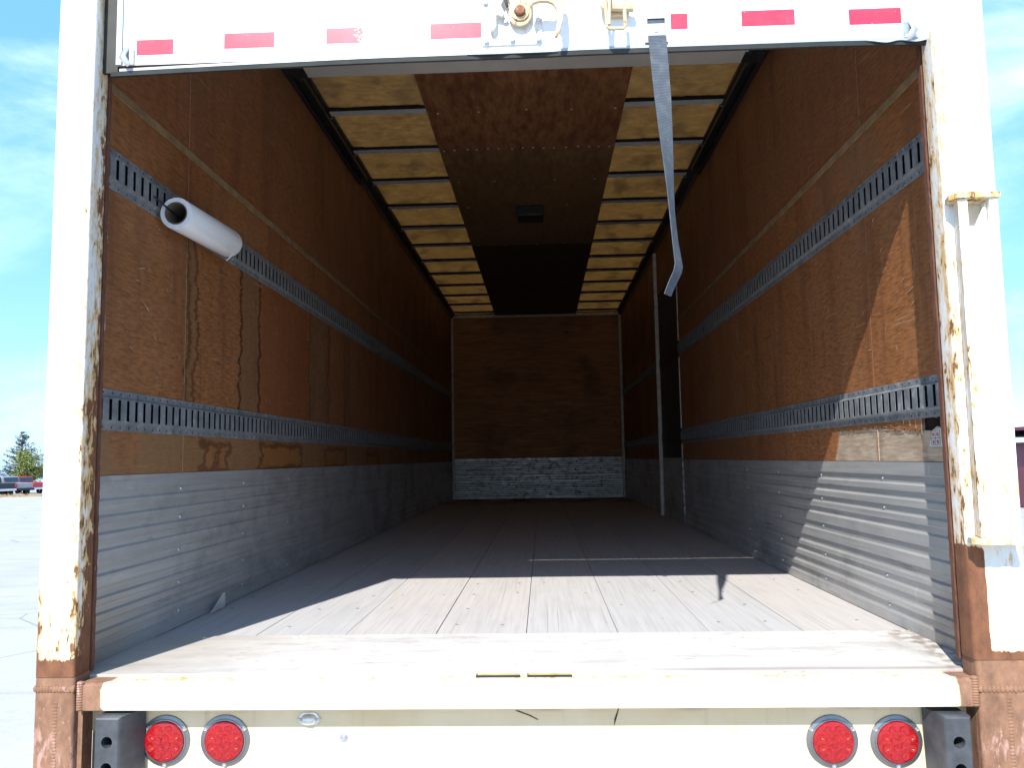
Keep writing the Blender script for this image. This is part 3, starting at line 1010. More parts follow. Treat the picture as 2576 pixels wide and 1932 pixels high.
# ---- dock bumpers: flange plate and tapered block with two holes
for s_, xf0, xf1, xb0, xb1, zt, lab in ((-1, -1.100, -1.036, -1.112, -1.030, -0.078, 'grey rubber dock bumper on the left end of the rear panel'),
                                       (1, 1.050, 1.112, 1.042, 1.122, -0.085, 'grey rubber dock bumper on the right end of the rear panel')):
    b = B()
    b.prism(round_rect(xb0, xb1, -0.42, zt - 0.012, 0.016), 2.1880, 2.1985, 'y')
    bump_o = tag(obj('dock_bumper', b, M['bumper'], truck, 40), lab)
    # block: front face built round two holes, walls tapering to the flange
    bm = B()
    holes = [zt - 0.062, zt - 0.127, zt - 0.192]
    xm = (xf0 + xf1) / 2
    rr = 0.0145
    zb = -0.40
    V, F = [], []
    zs = [zt - 0.005] + [(holes[i] + holes[i + 1]) / 2 for i in range(2)] + [zb]
    for hi_, hz in enumerate(holes):
        top, bot = zs[hi_], zs[hi_ + 1]
        base = len(V)
        hx, hzt, hzb = (xf1 - xf0) / 2 - 0.004, top - hz, hz - bot
        angs = sorted([2 * math.pi * k / 20 for k in range(20)] + [a_ % (2 * math.pi) for a_ in (math.atan2(hzt, hx), math.atan2(hzt, -hx), math.atan2(-hzb, hx), math.atan2(-hzb, -hx))])
        nseg = len(angs)
        for a in angs:
            V.append((xm + rr * math.cos(a), 2.10, hz + rr * math.sin(a)))
        for a in angs:
            ca, sa = math.cos(a), math.sin(a)
            t_ = min(hx / abs(ca) if abs(ca) > 1e-6 else 9, (hzt / sa if sa > 0 else hzb / -sa) if abs(sa) > 1e-6 else 9)
            V.append((xm + ca * t_, 2.10, hz + sa * t_))
        for k in range(nseg):
            j = (k + 1) % nseg
            F.append((base + k, base + nseg + k, base + nseg + j, base + j))
        for a in angs:
            V.append((xm + rr * math.cos(a), 2.15, hz + rr * math.sin(a)))
        for k in range(nseg):
            j = (k + 1) % nseg
            F.append((base + k, base + j, base + 2 * nseg + j, base + 2 * nseg + k))
        F.append(tuple(base + 2 * nseg + k for k in range(nseg)))
    bm.quads(V, F)
    corner = [(xf0 + 0.004, zb), (xf1 - 0.004, zb), (xf1 - 0.004, zt - 0.005), (xf0 + 0.004, zt - 0.005)]
    rings = []
    for y_, gx, gt in ((2.10, 0.0, 0.0), (2.1025, 0.004, 0.0035), (2.107, 0.0065, 0.005), (2.1878, 0.0065 + 0.004, 0.004)):
        dxo = 0.0 if y_ < 2.15 else (0.020 if s_ < 0 else -0.012)
        rings.append([(xf0 + 0.004 - gx, y_, zb), (xf1 - 0.004 + gx + max(0, dxo), y_, zb), (xf1 - 0.004 + gx + max(0, dxo), y_, zt - 0.005 + gt), (xf0 + 0.004 - gx + min(0, dxo), y_, zt - 0.005 + gt)])
    VV = [p for r_ in rings for p in r_]
    FF = []
    for k in range(len(rings) - 1):
        for j in range(4):
            FF.append((k * 4 + j, k * 4 + (j + 1) % 4, k * 4 + 4 + (j + 1) % 4, k * 4 + 4 + j))
    bm.quads(VV, FF)
    bmesh.ops.recalc_face_normals(bm.bm, faces=bm.bm.faces)
    obj('bumper_block', bm, M['bumper'], bump_o, 30)

# ---- small plate lamp and bolt
b = B()
b.prism([(-0.604, -0.115), (-0.592, -0.100), (-0.586, -0.0965), (-0.556, -0.0965), (-0.550, -0.100), (-0.538, -0.115), (-0.550, -0.129), (-0.592, -0.129)], 2.1955, 2.1988, 'y', 0.001)
pl = tag(obj('plate_lamp', b, M['chrome'], truck, 40), 'small chrome capsule lamp under the sill')
pts = [(-0.592 + 0.042 * k / 10, 2.1945, -0.114) for k in range(11)]
obj('lamp_hood', B().tube(pts, [0.004, 0.010, 0.013, 0.014, 0.0145, 0.0145, 0.0145, 0.014, 0.013, 0.010, 0.004], 16), M['chrome'], pl, 50)
for xx in (-0.597, -0.545):
    link('screw', screw_me, pl, (xx, 2.1955, -0.114), (R(90), 0, 0), (0.7, 0.7, 0.7))
washer = B().lathe([(0.012, 0.0), (0.012, 0.0018), (0.010, 0.0025), (0.0062, 0.0025), (0.0062, 0.006), (0.0048, 0.0072), (0, 0.0072)], 24).mesh(M['chrome'], 35)
link('panel_bolt', washer, truck, (-0.477, 2.1985, -0.162), (R(90), 0, 0))

# ---- side walls
ribs = []
for top, bot in ((0.537, 0.497), (0.472, 0.447), (0.424, 0.397), (0.374, 0.348), (0.325, 0.283), (0.255, 0.215), (0.189, 0.166), (0.144, 0.118), (0.092, 0.067), (0.043, 0.004)):
    ribs.append((top, bot))
DEPTH = 0.0060


def rib_profile(face, back):
    """(offset, z) outline from the floor up: raised bands and recessed grooves"""
    p = [(face, 0.003)]
    for i in range(len(ribs) - 1, -1, -1):
        t_, b_ = ribs[i]
        if i < len(ribs) - 1:
            p.append((face, b_ + 0.0015))
        p.append((face, t_ - 0.0065))
        if i > 0:
            p.append((face + DEPTH * (1 if back > face else -1), t_ + 0.0005))
            p.append((face + DEPTH * (1 if back > face else -1), ribs[i - 1][1] - 0.002))
    p.append((face, 0.5395))
    p.append((back, 0.5395))
    p.append((back, 0.003))
    return p


RIVZ = (0.4845, 0.3855, 0.270, 0.1555, 0.055)
rivet_me = B().lathe([(0.0062, 0.0), (0.0058, 0.0022), (0.004, 0.0038), (0, 0.0044)], 10).mesh(M['chrome'], 60)


def liner(y0, y1, s_, label, ny):
    bb = B()
    prof = rib_profile(s_ * X, s_ * (X + 0.0142))
    bb.prism(prof, y0, y1, 'y')
    o = tag(obj('scuff_liner', bb, M['scuff'], truck), label)
    for y_ in ny:
        for z_ in RIVZ:
            if rnd.random() < 0.93:
                link('rivet', rivet_me, o, (s_ * (X + DEPTH), y_ + rnd.uniform(-.006, .006), z_ + rnd.uniform(-.002, .002)), (0, R(-90 * s_), 0))
    return o


liner(2.25, 11.44, -1, 'ribbed aluminium kick liner along the left wall', [2.30] + [2.85 + 0.611 * k for k in range(14)])
liner(2.25, 6.725, 1, 'ribbed aluminium kick liner along the right wall, sunlit at its rear end', [2.83 + 0.611 * k for k in range(7)])
liner(7.905, 11.44, 1, 'ribbed aluminium kick liner right of the front wall', [8.1 + 0.611 * k for k in range(6)])

for s_, cols, lab in ((-1, [(2.25, 2.8495), (2.8525, 5.3435), (5.3465, 7.8685), (7.8715, 11.44)], 'plywood-lined left wall with water stains'),
                      (1, [(2.25, 2.8345), (2.8375, 5.3285), (5.3315, 6.735), (7.905, 11.44)], 'plywood-lined right wall with a sunlit wedge')):
    b = B()
    xa, xb = sorted((s_ * 1.262, s_ * 1.285))
    b.box(xa, xb, 2.209, 11.52, -0.2, 2.70, 0, 1, 0)
    xa, xb = sorted((s_ * 1.2395, s_ * 1.261))
    b.box(xa, xb, 2.2495, 11.52, -0.01, 2.69, 0, 1, 1)
    wall = tag(obj('side_wall', b, [M['sheetpaint'], M['cavity']], truck), lab)
    xa, xb = sorted((s_ * X, s_ * (X + 0.012)))
    lowm = M['ply_left'] if s_ < 0 else M['ply_right']
    for ci, (ya, yb) in enumerate(cols):
        if s_ > 0 and ci < 2:
            # outer veneer torn away near the kick liner
            q = random.Random(5 + ci)
            low = []
            if ci == 0:
                knots = [(2.25, 0.668), (2.30, 0.664), (2.366, 0.668), (2.37, 0.674), (2.50, 0.676), (2.508, 0.636), (2.65, 0.641), (2.75, 0.650), (2.8345, 0.660)]
            else:
                knots = [(2.8375, 0.661), (2.95, 0.655), (3.05, 0.652), (3.15, 0.658), (3.194, 0.655), (3.215, 0.61), (3.235, 0.575), (3.26, 0.541), (5.3285, 0.541)]
            for (p0, p1) in zip(knots, knots[1:]):
                n_ = max(1, int((p1[0] - p0[0]) / 0.008)) if p1[0] < 3.3 else 1
                for k in range(n_):
                    t_ = k / n_
                    j_ = q.uniform(-.006, .006) if (n_ > 1 and 0 < k) else 0
                    low.append((p0[0] + (p1[0] - p0[0]) * t_, p0[1] + (p1[1] - p0[1]) * t_ + j_))
            low.append(knots[-1])
            b = B()
            b.prism(low + [(yb, 1.716), (ya, 1.716)], X, X + 0.0035, 'x')
            obj('plywood_panel', b, lowm, wall)
            b = B()
            if ci == 0:
                hole = [(2.25, 0.541), (yb, 0.541), (yb, 1.71), (2.512, 1.71), (2.508, 0.636), (2.45, 0.634), (2.42, 0.645), (2.39, 0.641), (2.366, 0.662), (2.35, 0.672), (2.25, 0.672)]
                b.prism(hole, X + 0.0040, X + 0.012, 'x')
            else:
                b.box(X + 0.0040, X + 0.012, ya, yb, 0.541, 1.71)
            obj('plywood_core', b, M['core'], wall)
        else:
            b = B()
            b.box(xa, xb, ya, yb, 0.541, 1.716, 0.0008)
            obj('plywood_panel', b, lowm, wall)
        b = B()
        b.box(xa, xb, ya, yb, 1.719, 2.66, 0.0008)
        obj('plywood_panel', b, M['ply_upper'], wall)
    for (c0, c1) in zip(cols, cols[1:]):
        if c1[0] - c0[1] < 0.01:
            xa_, xb_ = sorted((s_ * (X + 0.0008), s_ * (X + 0.010)))
            for za_, zb_ in ((0.542, 1.715), (1.72, 2.655)):
                b = B()
                b.box(xa_, xb_, c0[1], c1[0], za_, zb_)
                obj('raw_seam', b, M['core'], wall)
    # batten over the horizontal joint
    xa, xb = sorted((s_ * (X - 0.0045), s_ * (X - 0.0004)))
    segs = [(2.252, 11.43)] if s_ < 0 else [(2.252, 6.73), (7.91, 11.43)]
    for ya, yb in segs:
        b = B()
        b.box(xa, xb, ya, yb, 1.701, 1.731, 0.0015)
        obj('batten', b, M['batten'], wall)
    # staples along the liner top and splinters where the wood is torn
    if s_ > 0:
        b = B()
        q = random.Random(3)
        for k in range(70):
            y_ = q.choice((q.uniform(2.55, 3.2), q.uniform(2.62, 2.85)))
            z_ = 0.648 + q.uniform(-.03, .012)
            L_ = q.uniform(0.008, 0.05)
            a_ = q.uniform(-0.5, 0.5) + (math.pi if q.random() < .5 else 0)
            dy_, dz_ = L_ * math.cos(a_), L_ * math.sin(a_) * 0.6
            w_ = 0.0009
            b.quads([(X + 0.0015, y_, z_ - w_), (X - q.uniform(.002, .010), y_ + dy_, z_ + dz_), (X + 0.0015, y_, z_ + w_)], [(0, 1, 2)])
        o = obj('wood_splinters', b, M['core'], wall)
        o['kind'] = 'stuff'
        for y_, L_ in ((2.627, 0.012), (2.582, 0.022), (2.543, 0.030), (2.505, 0.048)):
            b = B()
            b.box(X - 0.0006, X + 0.0006, y_ - 0.0022, y_ + 0.0022, 0.6725 - L_, 0.6725)
            obj('pale_gouge', b, M['core'], wall)

q = random.Random(21)
for s_, n_ in ((-1, 60), (1, 60)):
    b = B()
    for k in range(n_):
        y_ = 2.45 + 4.2 * q.random() ** 1.6
        z_ = q.uniform(0.82, 1.40) if q.random() < 0.85 else q.uniform(1.55, 2.1)
        L_ = q.uniform(0.012, 0.07) * (2.0 if q.random() < 0.12 else 1)
        a_ = q.choice((q.uniform(-0.5, 0.3), q.uniform(1.2, 1.9), q.uniform(-0.9, -0.5)))
        d_ = Vector((0, math.cos(a_), math.sin(a_)))
        n2 = Vector((0, -math.sin(a_), math.cos(a_)))
        w_ = q.uniform(0.0010, 0.0024)
        p0 = Vector((s_ * (X - 0.0006), y_, z_))
        mid = p0 + d_ * L_ * q.uniform(.35, .65) + n2 * q.uniform(-.006, .006) + Vector((-s_ * q.uniform(0, .0016), 0, 0))
        p1 = p0 + d_ * L_
        pts_ = [p0, mid - n2 * w_, p1, mid + n2 * w_]
        b.quads(pts_, [(0, 1, 2, 3)])
    o = obj('wood_splinters', b, M['core'], [c_ for c_ in truck.children if c_.name.startswith('side_wall')][0 if s_ < 0 else 1])
    o['kind'] = 'stuff'

# sticker on the bare wood at the right rear
b = B()
b.prism([(2.468, 0.586), (2.262, 0.585), (2.262, 0.664), (2.30, 0.668), (2.33, 0.652), (2.39, 0.640), (2.447, 0.634)], X + 0.0026, X + 0.0036, 'x')
stk = obj('warning_sticker', b, M['paper'], truck)
b = B()
for (ya, yb, za, zb_) in ((2.455, 2.400, 0.590, 0.6335),):
    for (p, q_, r_, t_) in ((ya, ya - .002, za, zb_), (yb + .002, yb, za, zb_), (ya, yb, za, za + .002), (ya, yb, zb_ - .0015, zb_), (ya - .026, ya - .028, za, zb_), (ya, yb, za + .020, za + .022)):
        b.box(X + 0.0018, X + 0.0025, min(p, q_), max(p, q_), r_, t_)
for i in range(7):
    z_ = 0.594 + i * 0.0085
    ya = 2.392
    while ya > 2.275:
        L_ = rnd.uniform(0.006, 0.03)
        if rnd.random() < 0.8 and z_ < 0.655:
            b.box(X + 0.0018, X + 0.0025, ya - L_, ya, z_, z_ + 0.0026)
        ya -= L_ + 0.005
obj('sticker_print', b, M['ink'], stk)
b = B()
for (yc, zc) in ((2.440, 0.600), (2.414, 0.600), (2.440, 0.622), (2.414, 0.622)):
    b.prism([(yc - .008, zc - .005), (yc + .006, zc - .006), (yc + .008, zc + .004), (yc - .003, zc + .006)], X + 0.0019, X + 0.0024, 'x')
obj('sticker_symbols', b, M['inkred'], stk)


# ---- slotted cargo tracks
def cargo_track(s_, y0, y1, zr, mt, label):
    z0_, z1_ = zr
    f1, f2 = 0.0025, 0.0135
    bb = B()
    rows = [(z0_, 0.0006), (z0_ + 0.0008, f1), (z0_ + 0.021, f1), (z0_ + 0.027, f2), (z0_ + 0.031, f2), (z0_ + 0.094, f2), (z1_ - 0.027, f2), (z1_ - 0.021, f1), (z1_ - 0.0008, f1), (z1_, 0.0006)]
    ys = [y0]
    y = y0 + 0.020
    slots = set()
    while y + 0.03 < y1:
        ys += [y, y + 0.0175]
        slots.add(len(ys) - 2)
        y += 0.0508
    ys.append(y1)
    grid = [[bb.bm.verts.new((s_ * (X - r_[1]), yy, r_[0])) for r_ in rows] for yy in ys]
    for i in range(len(ys) - 1):
        for k in range(len(rows) - 1):
            if k == 4 and i in slots:
                # slot walls
                d_ = 0.0012
                a, b_, c_, e = grid[i][4], grid[i + 1][4], grid[i + 1][5], grid[i][5]
                inn = [bb.bm.verts.new((v.co.x + s_ * d_, v.co.y, v.co.z)) for v in (a, b_, c_, e)]
                out = (a, b_, c_, e)
                for j in range(4):
                    bb.bm.faces.new((out[j], out[(j + 1) % 4], inn[(j + 1) % 4], inn[j]))
                continue
            bb.bm.faces.new((grid[i][k], grid[i + 1][k], grid[i + 1][k + 1], grid[i][k + 1]))
    # the end is closed by a cap
    for gi in (grid[0], grid[-1]):
        bb.bm.faces.new(gi if len(gi) > 2 else gi)
    bmesh.ops.recalc_face_normals(bb.bm, faces=bb.bm.faces)
    # near-black sheet over the plywood, standing in for shade behind the slots
    bb.quads([(s_ * (X - 0.0016), y0, z0_ + 0.024), (s_ * (X - 0.0016), y1, z0_ + 0.024), (s_ * (X - 0.0016), y1, z1_ - 0.024), (s_ * (X - 0.0016), y0, z1_ - 0.024)], [(0, 1, 2, 3)], 1)
    return tag(obj('cargo_track', bb, [mt, M['cavity']], truck), label)


cargo_track(-1, 2.255, 11.42, LOW_T, M['track_low'], 'lower slotted tie-down track on the left wall')
cargo_track(-1, 2.255, 11.42, UP_T, M['track_up'], 'upper slotted tie-down track on the left wall, behind the film roll')
cargo_track(1, 2.255, 6.730, LOW_T, M['track_low'], 'lower slotted tie-down track on the right wall, sunlit at its end')
cargo_track(1, 2.255, 6.730, UP_T, M['track_up'], 'upper slotted tie-down track on the right wall')
cargo_track(1, 7.91, 11.42, LOW_T, M['track_low'], 'short lower tie-down track beyond the side door')
cargo_track(1, 7.91, 11.42, UP_T, M['track_up'], 'short upper tie-down track beyond the side door')

# ---- side door in the right wall
b = B()
b.box(X + 0.006, X + 0.020, 6.752, 7.885, 0.56, 2.13)
sd = tag(obj('side_door', b, M['sidedoor'], truck), 'charcoal side door deep in the right wall')
b = B()
b.box(X + 0.004, X + 0.018, 6.752, 7.885, 0.004, 0.555)
for t_, b_ in ribs:
    b.box(X - 0.001, X + 0.0039, 6.756, 7.88, b_, t_ - 0.002)
obj('kick_plate', b, M['scuff'], sd)
b = B()
b.box(X + 0.002, X + 0.012, 6.752, 7.885, 2.135, 2.66)
obj('header_panel', b, M['ply_upper'], sd)
b = B()
b.box(X - 0.030, X + 0.006, 7.886, 7.903, 0.003, 2.58, 0.003)
obj('door_trim', b, M['trim'], sd)
for za, zb_ in [(0.10 + 0.075 * k, 0.10 + 0.075 * k + 0.045) for k in range(6)] + [(0.55, 0.672), (0.80, 1.40), (1.535, 2.12)]:
    b = B()
    b.box(X - 0.007, X + 0.004, 6.737, 6.750, za, zb_, 0.002)
    obj('door_edge', b, M['trim'], sd)
for zr in (LOW_T, UP_T):
    b = B()
    b.box(X + 0.0005, X + 0.0055, 6.758, 7.88, zr[0] + .01, zr[1] - .01)
    obj('recessed_track', b, M['black'], sd)

# ---- front wall
b = B()
b.box(-1.25, 1.25, 11.476, 11.52, -0.02, 2.70)
front = tag(obj('front_wall', b, M['cavity'], truck), 'plywood front wall at the far end of the box')
for za, zb_ in ((0.582, 1.02), (1.023, 1.30), (1.303, 2.655)):
    b = B()
    b.box(-1.20, 1.20, 11.460, 11.474, za, zb_, 0.001)
    obj('plywood_panel', b, M['ply_front'], front)
for xa, xb in ((-1.222, -1.190), (1.186, 1.2225)):
    b = B()
    b.box(xa, xb, 11.425, 11.459, 0.003, 2.60, 0.004)
    obj('corner_trim', b, M['trim'], front)
b = B()
b.box(-1.19, 1.19, 11.440, 11.459, 2.602, 2.640, 0.003)
obj('top_trim', b, M['trim'], front)
b = B()
k_ = 0.575 / 0.5395
b.box(-1.189, 1.185, 11.4585, 11.4595, 0.003, 0.578, 0, 1, 1)
cuts = sorted([0.003, 0.578] + [t_ * k_ for t_, _ in ribs[1:]] + [b_ * k_ for _, b_ in ribs[:-1]])
for i, (za, zb_) in enumerate(zip(cuts, cuts[1:])):
    off = 0.0 if i % 2 == 0 else 0.004
    b.box(-1.189, 1.185, 11.445 + off, 11.4583, za + 0.0022, zb_ - 0.0022, 0.0012)
obj('front_scuff_liner', b, [M['scuff_front'], M['cavity']], front)
frv = B().lathe([(0.008, 0), (0.006, 0.003), (0, 0.004)], 8).mesh(M['black'], 60)
for xx in (-1.02, -0.66, -0.31, 0.16, 0.53, 0.89):
    for z_ in RIVZ:
        link('rivet', frv, front, (xx + rnd.uniform(-.01, .01), 11.4488, z_ * k_), (R(90), 0, 0))
for xx in (-0.62, -0.22, 0.30, 0.70):
    for z_ in (0.95, 1.22, 1.50):
        link('screw', frv, front, (xx + rnd.uniform(-.02, .02), 11.4595, z_ + rnd.uniform(-.02, .02)), (R(90), 0, 0))

# ---- roof: translucent skin in panels, bows, sealant, ceiling boards
ZS = 2.666
bows = [2.78 + 0.607 * k for k in range(15)]
b = B()
b.box(-1.285, -1.20, 2.13, 11.52, 2.66, 2.71, 0.004)
b.box(1.20, 1.285, 2.13, 11.52, 2.66, 2.71, 0.004)
b.box(-1.20, 1.20, 2.13, 2.36, 2.66, 2.82, 0.004)
roof = tag(obj('roof', b, M['sheetpaint'], truck), 'translucent amber roof on steel bows')
edges_y = [2.36] + bows + [11.50]
for ya, yb in zip(edges_y, edges_y[1:]):
    b = B()
    nx, ny = 8, 3
    vs, fs = [], []
    sg = rnd.uniform(-.001, .012)
    for j in range(ny + 1):
        for i in range(nx + 1):
            xx = -1.20 + 2.40 * i / nx
            yy = ya + (yb - ya) * j / ny
            vs.append((xx, yy, ZS + 0.003 * mnoise.noise((xx * 2, yy * 2, 3)) + sg * math.sin(math.pi * j / ny)))
    for j in range(ny):
        for i in range(nx):
            a = j * (nx + 1) + i
            fs.append((a, a + 1, a + nx + 2, a + nx + 1))
    b.quads(vs, fs)
    obj('roof_panel', b, M['roof'], roof, 60)
for k, y_ in enumerate(bows):
    b = B()
    # hat section: face 38 mm, flanks, flanges
    b.prism([(y_ - 0.046, 2.6605), (y_ - 0.046, 2.6585), (y_ - 0.036, 2.657), (y_ - 0.034, 2.646), (y_ - 0.032, 2.645), (y_ + 0.032, 2.645), (y_ + 0.034, 2.646), (y_ + 0.036, 2.657), (y_ + 0.046, 2.6585), (y_ + 0.046, 2.6605)], -1.165, 1.165, 'x')
    b.bm.normal_update()
    for f in b.bm.faces:
        f.material_index = 0 if (f.normal.z < -0.9 and abs(f.calc_center_median().z - 2.645) < 0.004) else 1  # flanks coloured black for the shadowed gap and adhesive beside the face
    bow = obj('roof_bow', b, [M['bow'], M['sealant']], roof)
    q = random.Random(k)
    for s_ in (-1, 1):
        for sx in (-1, 1):
            n_ = 26
            inn = [(sx * (0.585 + 0.58 * i / n_), y_ + s_ * 0.044) for i in range(n_ + 1)]
            w0 = q.uniform(0.003, 0.007)
            outp = []
            for i in range(n_ + 1):
                w0 = min(0.014, max(0.002, w0 + q.uniform(-.004, .004)))
                if q.random() < .06:
                    w0 = q.uniform(.004, .022)
                outp.append((inn[i][0], y_ + s_ * (0.044 + w0)))
            bb = B()
            bb.prism(inn + outp[::-1], 2.6575, 2.6588, 'z')
            obj('sealant_bead', bb, M['sealant'], bow)
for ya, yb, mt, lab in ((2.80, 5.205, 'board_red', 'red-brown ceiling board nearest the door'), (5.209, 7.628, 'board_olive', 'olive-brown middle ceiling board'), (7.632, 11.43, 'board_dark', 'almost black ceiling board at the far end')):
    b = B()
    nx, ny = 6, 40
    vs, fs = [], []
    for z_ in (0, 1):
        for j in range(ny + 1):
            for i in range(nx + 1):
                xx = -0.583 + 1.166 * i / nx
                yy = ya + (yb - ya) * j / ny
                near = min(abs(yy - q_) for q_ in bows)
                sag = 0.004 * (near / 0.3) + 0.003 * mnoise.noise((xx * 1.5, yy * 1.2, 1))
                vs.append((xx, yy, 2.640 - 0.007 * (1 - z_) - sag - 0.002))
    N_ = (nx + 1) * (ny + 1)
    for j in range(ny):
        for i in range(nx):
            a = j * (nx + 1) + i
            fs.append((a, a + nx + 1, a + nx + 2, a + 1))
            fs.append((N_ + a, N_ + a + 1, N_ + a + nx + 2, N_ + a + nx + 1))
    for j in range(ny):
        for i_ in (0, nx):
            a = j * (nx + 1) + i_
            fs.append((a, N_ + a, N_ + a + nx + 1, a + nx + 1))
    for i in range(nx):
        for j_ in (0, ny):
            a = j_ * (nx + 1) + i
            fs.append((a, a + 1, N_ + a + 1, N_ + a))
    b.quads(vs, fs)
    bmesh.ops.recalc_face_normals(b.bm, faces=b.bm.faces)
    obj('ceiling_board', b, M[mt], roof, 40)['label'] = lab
csc = B().lathe([(0.009, 0), (0.008, -0.002), (0, -0.003)], 8).mesh(M['chrome'], 60)
for y_, xs in ((4.60, (-0.53, -0.27, 0.0, 0.28, 0.54)), (5.19, [-0.55 + 0.0735 * i for i in range(16)]), (5.81, (-0.52, -0.26, 0.2, 0.5)), (6.42, (-0.5, -0.1, 0.3)), (7.61, (-0.5, -0.25, 0.05, 0.3, 0.52))):
    for xx in xs:
        link('screw', csc, roof, (xx + rnd.uniform(-.01, .01), y_ + rnd.uniform(-.012, .012), 2.6295))
# dome lamp housing on the middle board
b = B()
b.box(-0.105, 0.108, 6.40, 6.62, 2.545, 2.6285, 0.008, 2)
dl = tag(obj('dome_lamp', b, M['black'], truck), 'black square dome lamp on the ceiling board')
b = B()
b.box(-0.035, 0.045, 6.392, 6.399, 2.560, 2.578, 0.002)
obj('lamp_bracket', b, M['rail'], dl)

# roof rails along both walls
for s_, lab in ((-1, 'dark roof rail along the left wall'), (1, 'dark roof rail along the right wall')):
    b = B()
    pr = [(1.224, 2.584), (1.219, 2.584), (1.215, 2.632), (1.175, 2.640), (1.166, 2.650), (1.166, 2.684), (1.224, 2.684)]
    b.prism([(s_ * p, q_) for p, q_ in pr], 2.40, 11.435, 'y')
    rail = tag(obj('roof_rail', b, M['rail'], truck), lab)
    # door track: C channel hung under the rail up to mid-length
    b = B()
    pr = [(1.2235, 2.560), (1.196, 2.560), (1.196, 2.564), (1.219, 2.564), (1.219, 2.604), (1.166, 2.606), (1.160, 2.580), (1.156, 2.580), (1.160, 2.612), (1.2235, 2.612)]
    b.prism([(s_ * p, q_) for p, q_ in pr], 2.42, 5.60, 'y')
    obj('door_track', b, M['black'], rail)
    b = B()
    b.box(min(s_ * 1.163, s_ * 1.196), max(s_ * 1.163, s_ * 1.196), 2.42, 5.6, 2.6065, 2.6105)
    obj('track_web', b, M['alu'], rail)
    b = B()
    xa, xb = sorted((s_ * 1.105, s_ * 1.205))
    b.box(xa, xb, 3.84, 3.945, 2.545, 2.60, 0.004)
    b.box(min(s_ * 1.14, s_ * 1.15), max(s_ * 1.14, s_ * 1.15), 3.80, 3.96, 2.53, 2.59, 0.002)
    obj('roller_carrier', b, M['black'], rail)
    for k in range(12):
        link('screw', csc, rail, (s_ * 1.170, bows[0] + 0.607 * k + 0.05, 2.6395))

# ------------------------------------------------------------------ roll-up door, half lowered
YD = 2.170
b = B()
b.box(-1.134, 1.168, YD, YD + 0.003, 1.7135, 2.3060)
door = tag(obj('roll_up_door', b, M['door'], truck), 'white roll-up door hanging across the top of the opening')
# next panel: a thin slit of daylight is left under part of it
b = B()
b.box(-1.134, 1.168, YD, YD + 0.003, 2.3150, 2.46)
b.box(-1.134, -0.70, YD + 0.001, YD + 0.018, 2.3062, 2.3148)
b.box(0.58, 1.168, YD + 0.001, YD + 0.018, 2.3062, 2.3148)
obj('door_panel', b, M['door'], door)
# curve and the stored panels under the roof
b = B()
pr = []
for k in range(9):
    a = R(90 * k / 8)
    pr.append((YD + 0.13 - 0.13 * math.cos(a), 2.4605 + 0.115 * math.sin(a)))
pr2 = [(y_ + 0.020 * (1 - k / 8) + 0.0, z_ - 0.020 * k / 8) for k, (y_, z_) in enumerate(pr)]
b.prism([*pr, *pr2[::-1]], -1.134, 1.134, 'x')
obj('curved_panel', b, M['header'], door)
for ya, yb in ((2.302, 2.85), (2.853, 3.40), (3.403, 3.955)):
    b = B()
    b.box(-1.112, 1.120, ya, yb, 2.553, 2.5745, 0.001)
    obj('stored_panel', b, M['header'], door)
# side edges
b = B()
b.box(-1.1767, -1.1330, YD + 0.004, YD + 0.014, 1.694, 2.66)
obj('side_seal', b, M['rubber'], door)
b = B()
b.box(-1.1340, -1.118, YD - 0.006, YD - 0.0003, 1.7135, 2.46)
obj('edge_rail', b, M['retainer'], door)
# bottom retainer, rubber and loose seal lip
def sag(x_):
    return -0.014 * min(1, max(0, (-x_ - 0.35) / 0.8)) ** 1.3 - 0.005 * max(0, (x_ - 0.9) / 0.28) + (0.003 if x_ > 0.2 else 0.003 * max(0, x_ / 0.2))


def sag_strip(xa, xb, prof, mt, name, n_=36):
    bb = B()
    vs, fs = [], []
    k = len(prof)
    for i_ in range(n_ + 1):
        xx = xa + (xb - xa) * i_ / n_
        for (py, pz) in prof:
            vs.append((xx, py, pz + sag(xx)))
    for i_ in range(n_):
        for j_ in range(k):
            fs.append((i_ * k + j_, i_ * k + (j_ + 1) % k, i_ * k + k + (j_ + 1) % k, i_ * k + k + j_))
    fs += [tuple(range(k)), tuple(range(n_ * k, n_ * k + k))]
    bb.quads(vs, fs)
    bmesh.ops.recalc_face_normals(bb.bm, faces=bb.bm.faces)
    return obj(name, bb, mt, door)


